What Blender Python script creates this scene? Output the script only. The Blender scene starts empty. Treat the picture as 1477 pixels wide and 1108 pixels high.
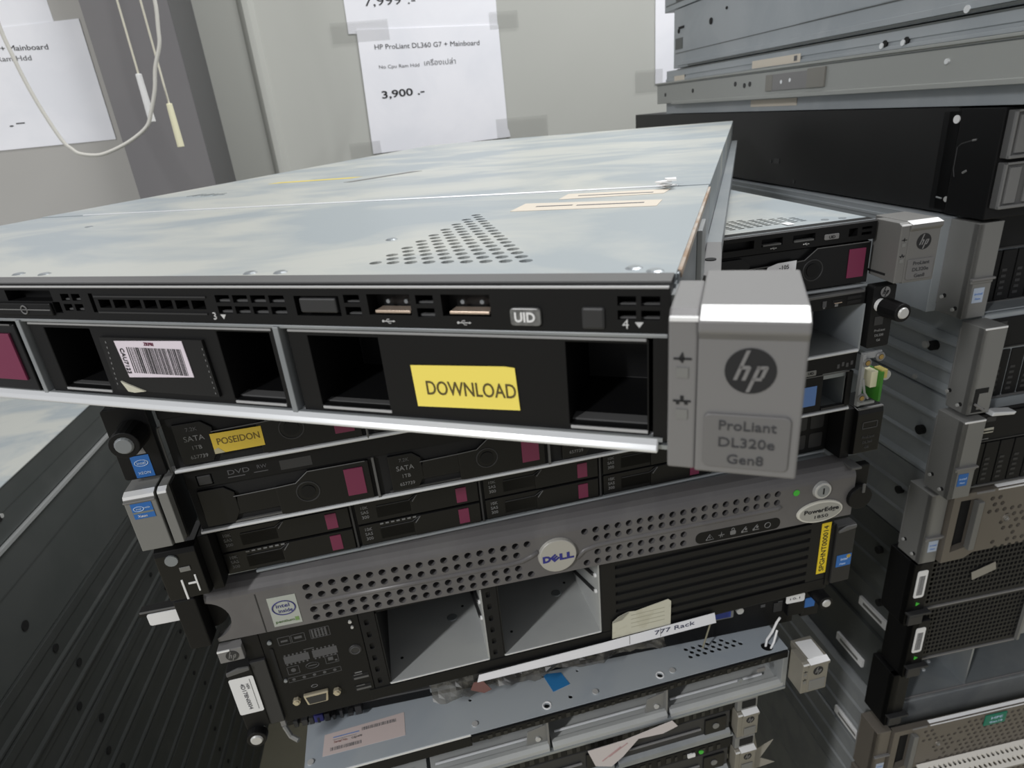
import bpy, bmesh, math, random
from mathutils import Vector, Matrix
random.seed(7)
C = bpy.context.scene.collection
FLOOR = 1224.0            # camera height above the floor, mm
F_PX, PITCH, ROLL = 909.05, 0.4093, 0.0964

# ---------------------------------------------------------------- materials
def lin(c):
    return tuple((v/255/12.92) if v/255 <= .04045 else ((v/255+.055)/1.055)**2.4 for v in c)
MATS = {}
def mat(name, rgb, rough=.5, metal=0., spots=None, scale=8., lo=.42, hi=.6, bump=0., bscale=400., spec=.5, stretch=(1,1,1), coat=0., alpha=None):
    if name in MATS: return MATS[name]
    m = bpy.data.materials.new(name); m.use_nodes = True
    nt = m.node_tree; b = nt.nodes['Principled BSDF']
    c = lin(rgb)+(1,)
    b.inputs['Base Color'].default_value = c
    b.inputs['Roughness'].default_value = rough
    b.inputs['Metallic'].default_value = metal
    b.inputs['Specular IOR Level'].default_value = spec
    b.inputs['Coat Weight'].default_value = coat
    if alpha is not None: b.inputs['Alpha'].default_value = alpha
    if spots or bump:
        tc = nt.nodes.new('ShaderNodeTexCoord'); mp = nt.nodes.new('ShaderNodeMapping')
        mp.inputs['Scale'].default_value = stretch
        nt.links.new(tc.outputs['Object'], mp.inputs['Vector'])
    if spots:
        n = nt.nodes.new('ShaderNodeTexNoise'); n.inputs['Scale'].default_value = scale; n.inputs['Detail'].default_value = 5
        n.inputs['Roughness'].default_value = .55; n.inputs['Distortion'].default_value = .6
        nt.links.new(mp.outputs[0], n.inputs['Vector'])
        r = nt.nodes.new('ShaderNodeValToRGB')
        r.color_ramp.elements[0].position = lo; r.color_ramp.elements[0].color = c
        r.color_ramp.elements[1].position = hi; r.color_ramp.elements[1].color = lin(spots)+(1,)
        nt.links.new(n.outputs['Fac'], r.inputs[0]); nt.links.new(r.outputs[0], b.inputs['Base Color'])
    if bump:
        n2 = nt.nodes.new('ShaderNodeTexNoise'); n2.inputs['Scale'].default_value = bscale; n2.inputs['Detail'].default_value = 3
        nt.links.new(mp.outputs[0], n2.inputs['Vector'])
        bp = nt.nodes.new('ShaderNodeBump'); bp.inputs['Strength'].default_value = bump; bp.inputs['Distance'].default_value = .001
        nt.links.new(n2.outputs['Fac'], bp.inputs['Height']); nt.links.new(bp.outputs[0], b.inputs['Normal'])
    MATS[name] = m
    return m

LID    = mat('dusty_galvanised_lid', (154,162,166), .45, .1, (181,183,178), 9.5, .42, .60, .05, 60, stretch=(1,1.7,1))
STEEL  = mat('galvanised_steel', (150,156,160), .38, .55, (164,168,170), 14, .4, .65)
BRIGHT = mat('highlit_folded_steel', (232,234,236), .3, .35)  # pale base colour carries the highlight of lips and seams
DULL   = mat('dull_steel', (136,140,143), .45, .25, (150,153,154), 20, .4, .6)
BLUEST = mat('blue_grey_steel', (154,160,165), .45, .25, (164,169,173), 10, .4, .6)
RAILM  = mat('warm_grey_rail_steel', (160,162,159), .45, .25)
BLKBOX = mat('black_painted_steel', (22,22,23), .55, 0, (27,27,27), 8, .45, .7)
BLACK  = mat('black_plastic', (14,14,15), .5, 0, None, bump=.03, bscale=900, spec=.28)
BLACK2 = mat('black_glossy_plastic', (12,12,13), .32, spec=.35)
BLKDUST= mat('dusty_black_paint', (20,20,21), .6, 0, (30,30,30), 12, .45, .7, spec=.3)
DARK   = mat('dark_interior', (14,14,15), .8)
CHAR   = mat('charcoal_plastic', (46,46,47), .5)
LIPGR  = mat('grey_edge_and_glint', (92,92,92), .5)  # lighter grey for edge strips, with highlights and glints painted in
SILV   = mat('silver_plastic', (128,127,127), .42, .2, None, bump=.03, bscale=1500)
SILVD  = mat('dark_silver_metal', (128,128,126), .42, .2)
CHROME_GLINT = mat('chrome_edge_glint', (244,244,244), .3, .15)  # near-white and diffuse: edge reflections are put into the colour
GREYP  = mat('grey_bezel_plastic', (99,97,98), .4, .1, (108,106,106), 30, .4, .7)
MAG    = mat('magenta_tab', (116,40,72), .45)
YEL    = mat('yellow_label', (255,234,108), .6)
YELD   = mat('dull_yellow_label', (214,184,64), .6)
INK    = mat('black_ink', (30,30,32), .7)
INKG   = mat('grey_ink', (96,96,98), .7)
WINK   = mat('white_print', (205,205,205), .6)
GINK   = mat('grey_print', (118,118,118), .6)
GINK2  = mat('faint_grey_print', (80,80,82), .6)
PAPER  = mat('white_paper', (244,244,249), .8, 0, (236,237,243), 5, .4, .6)
STICK  = mat('white_sticker', (232,232,232), .5)
BEIGE  = mat('beige_sticker', (205,196,182), .6)
CREAM  = mat('cream_note', (205,203,186), .7, 0, (196,193,174), 60, .5, .6)
PINK   = mat('pinkish_label', (205,190,186), .6)
BLUES  = mat('blue_sticker', (38,104,178), .4)
BLUEL  = mat('pale_blue_sticker', (96,134,196), .5)
BLUET  = mat('blue_tape', (44,120,178), .6)
LBLUE  = mat('light_print', (190,210,235), .5)
GREEN  = mat('green_dot', (70,190,60), .4)
PCB    = mat('green_circuit_board', (60,130,40), .4)
TEAL   = mat('teal_badge', (24,120,96), .5)
BRASS  = mat('brass', (190,160,100), .3, .8)
COPPER = mat('copper_contact', (206,186,168), .3, .5)
LABINK = mat('brown_label_ink', (92,80,44), .7)
SILL   = mat('pale_edge', (176,176,176), .45, .1)  # bezel front edge highlight put into the colour; also colours the blank lips
INKD   = mat('dark_grey_ink', (62,62,64), .7)
LIDB   = mat('blue_grey_lid', (168,176,184), .42, .15, (180,186,190), 10, .4, .6)
FLANK  = mat('flank_steel', (160,166,170), .45, .2, (172,177,180), 12, .4, .6)
SCREWM = mat('screw_steel', (200,200,198), .35, .3)
DBLUE  = mat('dark_blue_print', (52,52,120), .5)
VGAB   = mat('blue_connector', (40,62,150), .4)
CORDM  = mat('cream_cord', (214,210,194), .6)
CORDW  = mat('white_cable', (205,203,196), .6)
HANDM  = mat('cream_handle', (232,228,196), .5)
WALLM  = mat('grey_green_wall_paint', (181,182,176), .7, 0, (186,187,181), 1.5, .35, .65, .02, 200)
WALLL  = mat('light_grey_wall_paint', (171,169,165), .6, 0, (176,174,170), 2, .35, .65, .02, 200)
PILM   = mat('dark_grey_pillar_paint', (112,110,112), .65, 0, (118,116,117), 3, .4, .65)
PILS   = mat('shaded_pillar_side', (96,96,96), .65)  # darker copy of the pillar grey, side shade put into the colour
FLOORM = mat('olive_floor', (176,171,150), .7, 0, (166,160,140), 6, .4, .6)
OLIVE  = mat('dark_side_steel', (84,88,87), .42, .3, (92,95,94), 8, .4, .6)
OLIVE2 = mat('dark_ribbed_steel', (74,77,76), .42, .3, (82,84,83), 8, .4, .6)
BRONZE = mat('bronze_grey_bezel', (112,106,98), .45, .25)
MESHB  = mat('black_mesh_grille', (26,26,27), .5)
RIBD   = mat('grey_drive_cover', (92,92,92), .45, .1)
PLAS   = mat('smoky_wrinkled_plastic', (96,94,88), .38, 0, (40,38,36), 45, .42, .58, alpha=.7)
FLOORB = mat('bay_steel', (168,170,170), .5, .1, (178,180,178), 14, .4, .65)
CARD   = mat('dull_cardboard', (150,146,136), .8)
TAPE   = mat('clear_tape', (150,150,146), .25, 0, alpha=.10)

# ---------------------------------------------------------------- mesh building (millimetres)
S = .001
class MB:
    def __init__(s): s.v = []; s.f = []
    def add(s, vs, fs):
        n = len(s.v); s.v += [tuple(v) for v in vs]; s.f += [tuple(i+n for i in f) for f in fs]; return s
    def box(s, x0, x1, y0, y1, z0, z1):
        if x0 > x1: x0, x1 = x1, x0
        if y0 > y1: y0, y1 = y1, y0
        if z0 > z1: z0, z1 = z1, z0
        return s.add([(x0,y0,z0),(x1,y0,z0),(x1,y1,z0),(x0,y1,z0),(x0,y0,z1),(x1,y0,z1),(x1,y1,z1),(x0,y1,z1)],
                     [(0,3,2,1),(4,5,6,7),(0,1,5,4),(1,2,6,5),(2,3,7,6),(3,0,4,7)])
    def prism(s, poly, ax, a0, a1):
        # poly: 2D points; ax 'y': poly in (x,z); 'x': poly in (y,z); 'z': poly in (x,y)
        def p(q, a):
            return (q[0],a,q[1]) if ax == 'y' else ((a,q[0],q[1]) if ax == 'x' else (q[0],q[1],a))
        n = len(poly); vs = [p(q,a0) for q in poly]+[p(q,a1) for q in poly]
        fs = [tuple(range(n)), tuple(range(2*n-1,n-1,-1))]+[(i,n+i,n+(i+1)%n,(i+1)%n) for i in range(n)]
        return s.add(vs, fs)
    def cyl(s, cx, cy, cz, r, h, ax='y', n=16, r2=None, sx=1., sz=1.):
        r2 = r if r2 is None else r2
        vs = []
        for k, rr in ((0,r),(1,r2)):
            for i in range(n):
                a = 2*math.pi*i/n; u, w = rr*math.cos(a)*sx, rr*math.sin(a)*sz
                vs.append((cx+u,cy+k*h,cz+w) if ax == 'y' else ((cx+u,cy+w,cz+k*h) if ax == 'z' else (cx+k*h,cy+u,cz+w)))
        fs = [tuple(range(n)), tuple(range(2*n-1,n-1,-1))]+[(i,n+i,n+(i+1)%n,(i+1)%n) for i in range(n)]
        return s.add(vs, fs)
    def ring(s, cx, cy, cz, r, t, ax='y', n=24, m=8, sx=1., sz=1.):
        vs, fs = [], []
        for i in range(n):
            a = 2*math.pi*i/n
            for j in range(m):
                b = 2*math.pi*j/m; rr = r+t*math.cos(b)
                u, w, d = rr*math.cos(a)*sx, rr*math.sin(a)*sz, t*math.sin(b)
                vs.append((cx+u,cy+d,cz+w) if ax == 'y' else (cx+u,cy+w,cz+d))
        for i in range(n):
            for j in range(m):
                fs.append((i*m+j, ((i+1)%n)*m+j, ((i+1)%n)*m+(j+1)%m, i*m+(j+1)%m))
        return s.add(vs, fs)
    def tube(s, pts, r, n=8):
        pts = [Vector(p) for p in pts]; vs, fs = [], []; a = None
        for i, p in enumerate(pts):
            d = (pts[min(i+1,len(pts)-1)]-pts[max(i-1,0)]).normalized()
            up = Vector((0,0,1)) if abs(d.z) < .9 else Vector((1,0,0))
            a = (d.cross(up) if a is None else a-d*a.dot(d)).normalized(); b = d.cross(a)
            for k in range(n):
                t = 2*math.pi*k/n; vs.append(p+a*r*math.cos(t)+b*r*math.sin(t))
        for i in range(len(pts)-1):
            for k in range(n):
                fs.append((i*n+k, i*n+(k+1)%n, (i+1)*n+(k+1)%n, (i+1)*n+k))
        fs += [tuple(range(n)), tuple(range(len(pts)*n-1,(len(pts)-1)*n-1,-1))]
        return s.add(vs, fs)
    def rrect(s, x0, x1, z0, z1, y0, y1, r, n=4):
        pts = []
        for cx, cz, a0 in ((x1-r,z1-r,0),(x0+r,z1-r,90),(x0+r,z0+r,180),(x1-r,z0+r,270)):
            for i in range(n+1):
                a = math.radians(a0+90*i/n); pts.append((cx+r*math.cos(a), cz+r*math.sin(a)))
        return s.prism(pts, 'y', y0, y1)
    def mesh(s, name):
        me = bpy.data.meshes.new(name)
        me.from_pydata([(x*S,y*S,z*S) for x,y,z in s.v], [], s.f)
        bm = bmesh.new(); bm.from_mesh(me); bmesh.ops.recalc_face_normals(bm, faces=bm.faces); bm.to_mesh(me); bm.free()
        me.update(); return me
    def build(s, name, material, parent=None, bevel=0, smooth=False, cut=None, segs=2):
        me = s.mesh(name)
        if cut is not None or bevel:
            o = bpy.data.objects.new('work', me); C.objects.link(o); oc = None
            if cut is not None:
                oc = bpy.data.objects.new('work_cut', cut.mesh('work_cut')); C.objects.link(oc)
                md = o.modifiers.new('b', 'BOOLEAN'); md.operation = 'DIFFERENCE'; md.solver = 'EXACT'; md.object = oc; md.use_self = False
            if bevel:
                mv = o.modifiers.new('v', 'BEVEL'); mv.width = bevel*S; mv.segments = segs; mv.limit_method = 'ANGLE'; mv.angle_limit = math.radians(40)
            bpy.context.view_layer.update()
            dg = bpy.context.evaluated_depsgraph_get()
            m2 = bpy.data.meshes.new_from_object(o.evaluated_get(dg))
            bpy.data.objects.remove(o)
            if oc: bpy.data.objects.remove(oc)
            me = m2; me.name = name
        me.materials.clear(); me.materials.append(material)
        if smooth:
            for p in me.polygons: p.use_smooth = True
        o = bpy.data.objects.new(name, me); C.objects.link(o)
        if parent: o.parent = parent
        return o

def B(x0,x1,y0,y1,z0,z1): return MB().box(x0,x1,y0,y1,z0,z1)
def bx(name, m, parent, x0,x1,y0,y1,z0,z1, bevel=0): return B(x0,x1,y0,y1,z0,z1).build(name, m, parent, bevel)

TXT = {}
def text(s, name, m, parent, x, y, z, h, face='front', roll=0, align='CENTER', w=None, squash=1., bold=0.):
    """lettering, cap height h mm; lies on the front (facing -y) or the top (facing +z)"""
    key = (s, align, bold)
    if key not in TXT:
        cu = bpy.data.curves.new('lettering', 'FONT'); cu.body = s; cu.align_x = align; cu.align_y = 'CENTER'; cu.size = 1; cu.extrude = 0.02; cu.resolution_u = 3; cu.offset = bold
        o = bpy.data.objects.new('work_t', cu); C.objects.link(o); bpy.context.view_layer.update()
        me = bpy.data.meshes.new_from_object(o.evaluated_get(bpy.context.evaluated_depsgraph_get()))
        bpy.data.objects.remove(o); bpy.data.curves.remove(cu); TXT[key] = me
    me = TXT[key].copy()
    sc = h*S/.70
    sx = sc*squash
    if w:
        xs = [v.co.x for v in me.vertices] or [0,1]
        sx = w*S/max(1e-6, max(xs)-min(xs))
    M = Matrix.Diagonal((sx, sc, .2*S/.02, 1))
    R = Matrix.Rotation(math.radians(roll), 4, 'Z')
    T = Matrix.Rotation(math.radians(90), 4, 'X') if face == 'front' else (Matrix.Identity(4) if face == 'top' else Matrix.Rotation(math.radians(-90),4,'Z') @ Matrix.Rotation(math.radians(90), 4, 'X'))
    me.transform(Matrix.Translation((x*S,y*S,z*S)) @ T @ R @ M)
    me.name = name; me.materials.clear(); me.materials.append(m)
    o = bpy.data.objects.new(name, me); C.objects.link(o); o.parent = parent
    return o

def thing(name, label, cat, pos, yaw=0, group=None):
    o = bpy.data.objects.new(name, None); C.objects.link(o); o.empty_display_size = .02
    o.location = (pos[0]*S, pos[1]*S, (pos[2]+FLOOR)*S); o.rotation_euler = (0,0,math.radians(yaw))
    o['label'] = label; o['category'] = cat
    if group: o['group'] = group
    return o
def tag(o, label, cat, group=None):
    o['label'] = label; o['category'] = cat
    if group: o['group'] = group
    return o
def place(o, pos, yaw=0):
    o.location = (pos[0]*S, pos[1]*S, (pos[2]+FLOOR)*S); o.rotation_euler = (0,0,math.radians(yaw)); return o
def struct(o): o['kind'] = 'structure'; return o

def copy_tree(o, parent=None):
    c = o.copy(); C.objects.link(c)
    if parent: c.parent = parent
    for ch in list(o.children): copy_tree(ch, c)
    return c

def screw(parent, x, y, z, r=3, ax='y', name='screw', m=None, out=-1):
    mb = MB().cyl(x, y, z, r, 1.2*out if ax == 'y' else 1.0, ax, 14)
    cut = MB()
    if ax == 'y': cut.box(x-r*.6,x+r*.6,y+out*2,y+out*.5,z-r*.15,z+r*.15).box(x-r*.15,x+r*.15,y+out*2,y+out*.5,z-r*.6,z+r*.6)
    else: cut.box(x-r*.6,x+r*.6,y-r*.15,y+r*.15,z+.4,z+3).box(x-r*.15,x+r*.15,y-r*.6,y+r*.6,z+.4,z+3)
    return mb.build(name, m or SCREWM, parent)

def thumbscrew(parent, x, z, y=-4, r=8, L=20, cap=None):
    o = MB().cyl(x, y, z, r, -L, 'y', 20, r*.93).build('thumbscrew', BLACK, parent, .5)
    MB().cyl(x, y-L+.3, z, r*.62, -1.4, 'y', 16, r*.5).build('screw_head', cap or SCREWM, o, .3)
    MB().cyl(x, y+5, z, r*.55, -6, 'y', 14).build('shank', SCREWM, o)
    return o

def hp_logo(parent, x, y, z, r, m_disc=INK, m_txt=SILV, name='round_logo'):
    o = MB().cyl(x, y, z, r, -.25, 'y', 28).build(name, m_disc, parent)
    t = MB()
    k = r/5.
    def bar(x0,z0,x1,z1,w): t.prism([(x+k*(x0-w),z+k*z0),(x+k*(x0+w),z+k*z0),(x+k*(x1+w),z+k*z1),(x+k*(x1-w),z+k*z1)],'y',y-.25,y-.4)
    bar(-2.9,-2.0, -.55,4.6,.38)                    # h stem, runs to the rim
    bar(-1.25,-2.0,-.35,.55,.38)                    # h leg
    t.prism([(x+k*(-1.95),z+k*1.25),(x+k*(-.2),z+k*1.25),(x+k*.1,z+k*.9),(x+k*(-.0),z+k*.35),(x+k*(-2.2),z+k*.55)],'y',y-.25,y-.4)
    bar(-.35,-4.6, 1.75,1.3,.38)                    # p stem
    bar(2.25,-1.3,3.05,1.0,.38)
    t.prism([(x+k*1.3,z+k*1.3),(x+k*3.2,z+k*1.3),(x+k*3.45,z+k*.9),(x+k*3.3,z+k*.55),(x+k*1.1,z+k*.6)],'y',y-.25,y-.4)
    t.prism([(x+k*.55,z+k*(-1.35)),(x+k*2.4,z+k*(-1.35)),(x+k*2.2,z+k*(-2.0)),(x+k*.35,z+k*(-2.0))],'y',y-.25,y-.4)
    t.build('logo_letters', m_txt, parent)
    return o

def hp_ear(parent, x0, z0, z1, y=-20, back=12, w=26, lines=(), logo=True, m=SILV, name='rack_ear', icons=True, mirror=False):
    xm = x0+w*.22
    x1 = x0+w
    body = MB()
    # main block with a chamfered front top edge; narrow side strip set back
    body.prism([(back,z0+1.5),(back,z1),(y+5.5,z1),(y+.2,z1-1.6),(y,z1-4),(y+1.6,z1-6),(y+1.6,z0),(y+4,z0-.5)],'x',xm,x1)
    body.prism([(back-8,z0+2),(back-8,z1-.3),(y+4,z1-.3),(y+1.4,z1-2),(y+1.4,z0+.5)],'x',x0,xm+.01)
    ear = body.build(name, m, parent, .5)
    MB().prism([(y+5.3,z1+.05),(y+.1,z1-1.6),(y+.6,z1-1.9),(y+5.3,z1-.4)],'x',xm+.4,x1-.3).build('bright_edge', CHROME_GLINT, ear)
    bx('side_bright_edge', CHROME_GLINT, ear, x0+.2, xm, y+1.0, y+2.2, z1-2.2, z1-1.4)
    if logo: hp_logo(ear, (xm+x1)/2, y+1.6, z0+(z1-z0)*.66, min(4.9,w*.19), INK, STICK if m is CREAM else SILV)
    if lines:
        p = MB().rrect(xm+1.7, x1-1.8, z0+1.8, z0+14.6, y+1.7, y+.9, 1.2).build('name_plate', mat('plate_silver', (116,115,115), .42, .2), ear, .25)
        for i, s_ in enumerate(lines):
            text(s_, 'lettering', INKD, ear, (xm+x1)/2, y+.85, z0+12.0-4.0*i, 2.2, w=(11.2,11.0,7.2)[i] if w > 20 else None)
    if icons:
        for zz in (.72,.46):
            b = MB(); xc = (x0+xm)/2; zc = z0+(z1-z0)*zz
            b.box(xc-1.8,xc+1.8,y+1.4,y+1.2,zc-.2,zc+.2)
            if zz > .6: b.prism([(xc-.9,zc),(xc,zc+1.5),(xc+.4,zc),(xc,zc-1.0)],'y',y+1.4,y+1.2)
            else: b.box(xc-.35,xc+.35,y+1.4,y+1.2,zc,zc+1.2).box(xc-1.2,xc-.5,y+1.4,y+1.2,zc-.8,zc).box(xc+.5,xc+1.2,y+1.4,y+1.2,zc-.8,zc)
            b.build('status_icon', INK, ear)
            bx('status_window', SILVD, ear, xc-1.2, xc+1.2, y+1.5, y+1.1, zc-4.2, zc-1.9)
    return ear

def sticker(name, m, parent, x0,x1,z0,z1,y, skew=0., t=.25):
    return MB().prism([(x0,z0),(x1,z0),(x1+skew,z1),(x0+skew,z1)],'y',y,y-t).build(name, m, parent)

def intel(parent, x0,x1,z0,z1,y, tall=True, m=BLUES):
    s_ = sticker('processor_sticker', m, parent, x0,x1,z0,z1,y)
    cx, cz = (x0+x1)/2, (z0+z1)/2; h = z1-z0
    MB().ring(cx,y-.3,z0+h*.66,(x1-x0)*.36,.28,'y',20,5,1,.55).build('ring', LBLUE, s_)
    text('intel', 'lettering', LBLUE, s_, cx, y-.3, z0+h*.66, h*.14)
    if tall: text('XEON', 'lettering', LBLUE, s_, cx, y-.3, z0+h*.2, h*.12)
    return s_

def barcode(parent, x0,x1,z0,z1,y, face='front', seed=1, m=INK, name='barcode'):
    rnd = random.Random(seed); b = MB(); x = x0
    while x < x1-.2:
        w = rnd.choice((.25,.25,.5,.75))*(x1-x0)/28; g = rnd.choice((.25,.4,.6))*(x1-x0)/28
        if face == 'front': b.box(x, min(x+w,x1), y-.06, y, z0, z1)
        else: b.box(x, min(x+w,x1), z0, z1, y, y+.06)
        x += w+g
    return b.build(name, m, parent)
# ---------------------------------------------------------------- common server pieces
def shell(parent, W, D, H, y0=6, m=STEEL, lid=None, front_cut=None, x0=0.):
    """closed sheet-metal case; the lid is a part of its own"""
    b = MB().box(x0,W,y0,D,.3,H-1.0)
    o = b.build('chassis', m, parent, .4)
    if lid: bx('lid', lid, parent, x0-.2, W+.2, y0, D, H-1.0, H, .3)
    return o

def lip(parent, x0, x1, z=1., r=1.1, y=-.6, m=BRIGHT, name='front_lip'):
    return MB().prism([(y+2.2,z-r),(y-.4,z-r),(y-1.0,z-r*.3),(y-.7,z+r*.8),(y+.2,z+r),(y+2.2,z+r)],'x',x0,x1).build(name, m, parent, .25)

def usb(parent, x0, x1, z0, z1, y=0.):
    o = MB().box(x0,x1,y-.3,y+.4,z0,z1).build('usb_port', DARK, parent)
    bx('contact', COPPER, o, x0+1.2, x1-.1, y-.75, y-.2, z0+(z1-z0)*.16, z0+(z1-z0)*.30)
    return o

def usb_icon(parent, x, z, y, k=1.):
    b = MB().box(x-2*k,x+2*k,y-.15,y,z-.13*k,z+.13*k).cyl(x-2.1*k,y-.15,z,.45*k,.15,'y',10)
    b.prism([(x+2*k,z-.4*k),(x+2.8*k,z),(x+2*k,z+.4*k)],'y',y-.15,y)
    b.tube([(x-1*k,y-.1,z),(x-.4*k,y-.1,z+.75*k),(x+.6*k,y-.1,z+.75*k)],.13*k,5)
    b.tube([(x-.4*k,y-.1,z),(x+.2*k,y-.1,z-.75*k),(x+1.1*k,y-.1,z-.75*k)],.13*k,5)
    return b.build('usb_symbol', WINK, parent)

def lff(parent, x0, z0, w=100., h=25.5, lines=(), y=0., tabw=12., m=BLACK2, name='drive_carrier', handle=True):
    """large hot-plug drive carrier: raised end with round latch and magenta tab, lowered lever, printed end"""
    o = MB().box(x0,x0+w,y+2,y+40,z0,z0+h).build(name, m, parent, .4)
    xr = x0+w
    # raised right block with diagonal edge running into the lever
    poly = [(x0+.44*w,z0+.3),(xr-.3,z0+.3),(xr-.3,z0+h-.3),(x0+.64*w,z0+h-.3),(x0+.56*w,z0+h*.74),(x0+.44*w,z0+h*.72)]
    MB().prism(poly,'y',y+3,y-1.).build('latch_block', m, o, .35)
    MB().tube([(xr-2,y-1,z0+h-.5),(x0+.64*w,y-1,z0+h-.5),(x0+.56*w,y-1,z0+h*.74),(x0+.45*w,y-1,z0+h*.72),(x0+.2*w,y-1,z0+h*.70)],.32,6).build('lever_edge', LIPGR, o)
    MB().prism([(x0+.18*w,z0+h*.22),(x0+.45*w,z0+h*.22),(x0+.45*w,z0+h*.7),(x0+.22*w,z0+h*.7)],'y',y+3,y-.2).build('lever', m, o, .4)
    MB().prism([(x0+1,z0+1),(x0+.17*w,z0+1),(x0+.21*w,z0+h*.3),(x0+.21*w,z0+h*.8),(x0+.16*w,z0+h-1),(x0+1,z0+h-1)],'y',y+3,y-.6).build('printed_end', m, o, .4)
    if handle:
        MB().ring(x0+.62*w,y-1.1,z0+h*.48,h*.25,.45,'y',28,6).build('latch_ring', CHAR, o)
        MB().cyl(x0+.62*w,y-1,z0+h*.48,h*.16,-.5,'y',20).build('latch_button', BLACK, o)
    bx('release_tab', MAG, o, xr-4-tabw, xr-4, y-1.7, y-.8, z0+h*.17, z0+h*.86, .2)
    for i, s_ in enumerate(lines):
        hh = (2.3,3.2,2.4,2.2)[i]
        text(s_, 'drive_print', GINK if i else GINK2, o, x0+.105*w, y-.65, z0+h*.82-i*h*.21, hh)
    return o

def sff(parent, x0, z0, w=81., h=15.5, y=0., dashes=False):
    o = MB().box(x0,x0+w,y,y+40,z0,z0+h).build('drive_carrier', BLACK2, parent, .3)
    MB().prism([(x0+.44*w,z0+.2),(x0+w-.2,z0+.2),(x0+w-.2,z0+h-.2),(x0+.5*w,z0+h-.2),(x0+.44*w,z0+h*.7)],'y',y+3,y-.8).build('latch_block', BLACK2, o, .3)
    bx('lever', BLACK2, o, x0+.16*w, x0+.44*w, y, y+3, z0+h*.15, z0+h*.7, .3)
    MB().tube([(x0+.17*w,y-.3,z0+h*.74),(x0+.43*w,y-.3,z0+h*.74),(x0+.49*w,y-.8,z0+h*.95)],.3,6).build('lever_edge', CHAR, o)
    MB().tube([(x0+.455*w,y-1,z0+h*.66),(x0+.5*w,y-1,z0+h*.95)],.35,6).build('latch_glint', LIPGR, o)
    bx('release_tab', MAG, o, x0+w-15, x0+w-8, y-1.4, y-.6, z0+2.2, z0+h-2.2, .2)
    for i, s_ in enumerate(('10K','SAS','300')):
        text(s_, 'drive_print', GINK, o, x0+.07*w, y-.25, z0+h*.78-i*3.6, 2.2)
    if dashes:
        d = MB()
        for k in range(7): d.box(x0+.17*w+k*3.6, x0+.17*w+k*3.6+2.2, y-.4, y, z0+h-1.6, z0+h-.6)
        d.build('vent_slot', GINK, o)
    return o

def hexholes(x0, x1, y0, y1, px, py, r, z0, z1, keep=lambda x,y: True, n=8, ax='z'):
    b = MB(); j = 0; y = y0
    while y <= y1+.01:
        x = x0+(px/2 if j % 2 else 0)
        while x <= x1+.01:
            if keep(x,y):
                if ax == 'z': b.cyl(x,y,z0,r,z1-z0,'z',n)
                else: b.cyl(x,z0,y,r,z1-z0,'y',n)
            x += px
        y += py; j += 1
    return b

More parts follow.
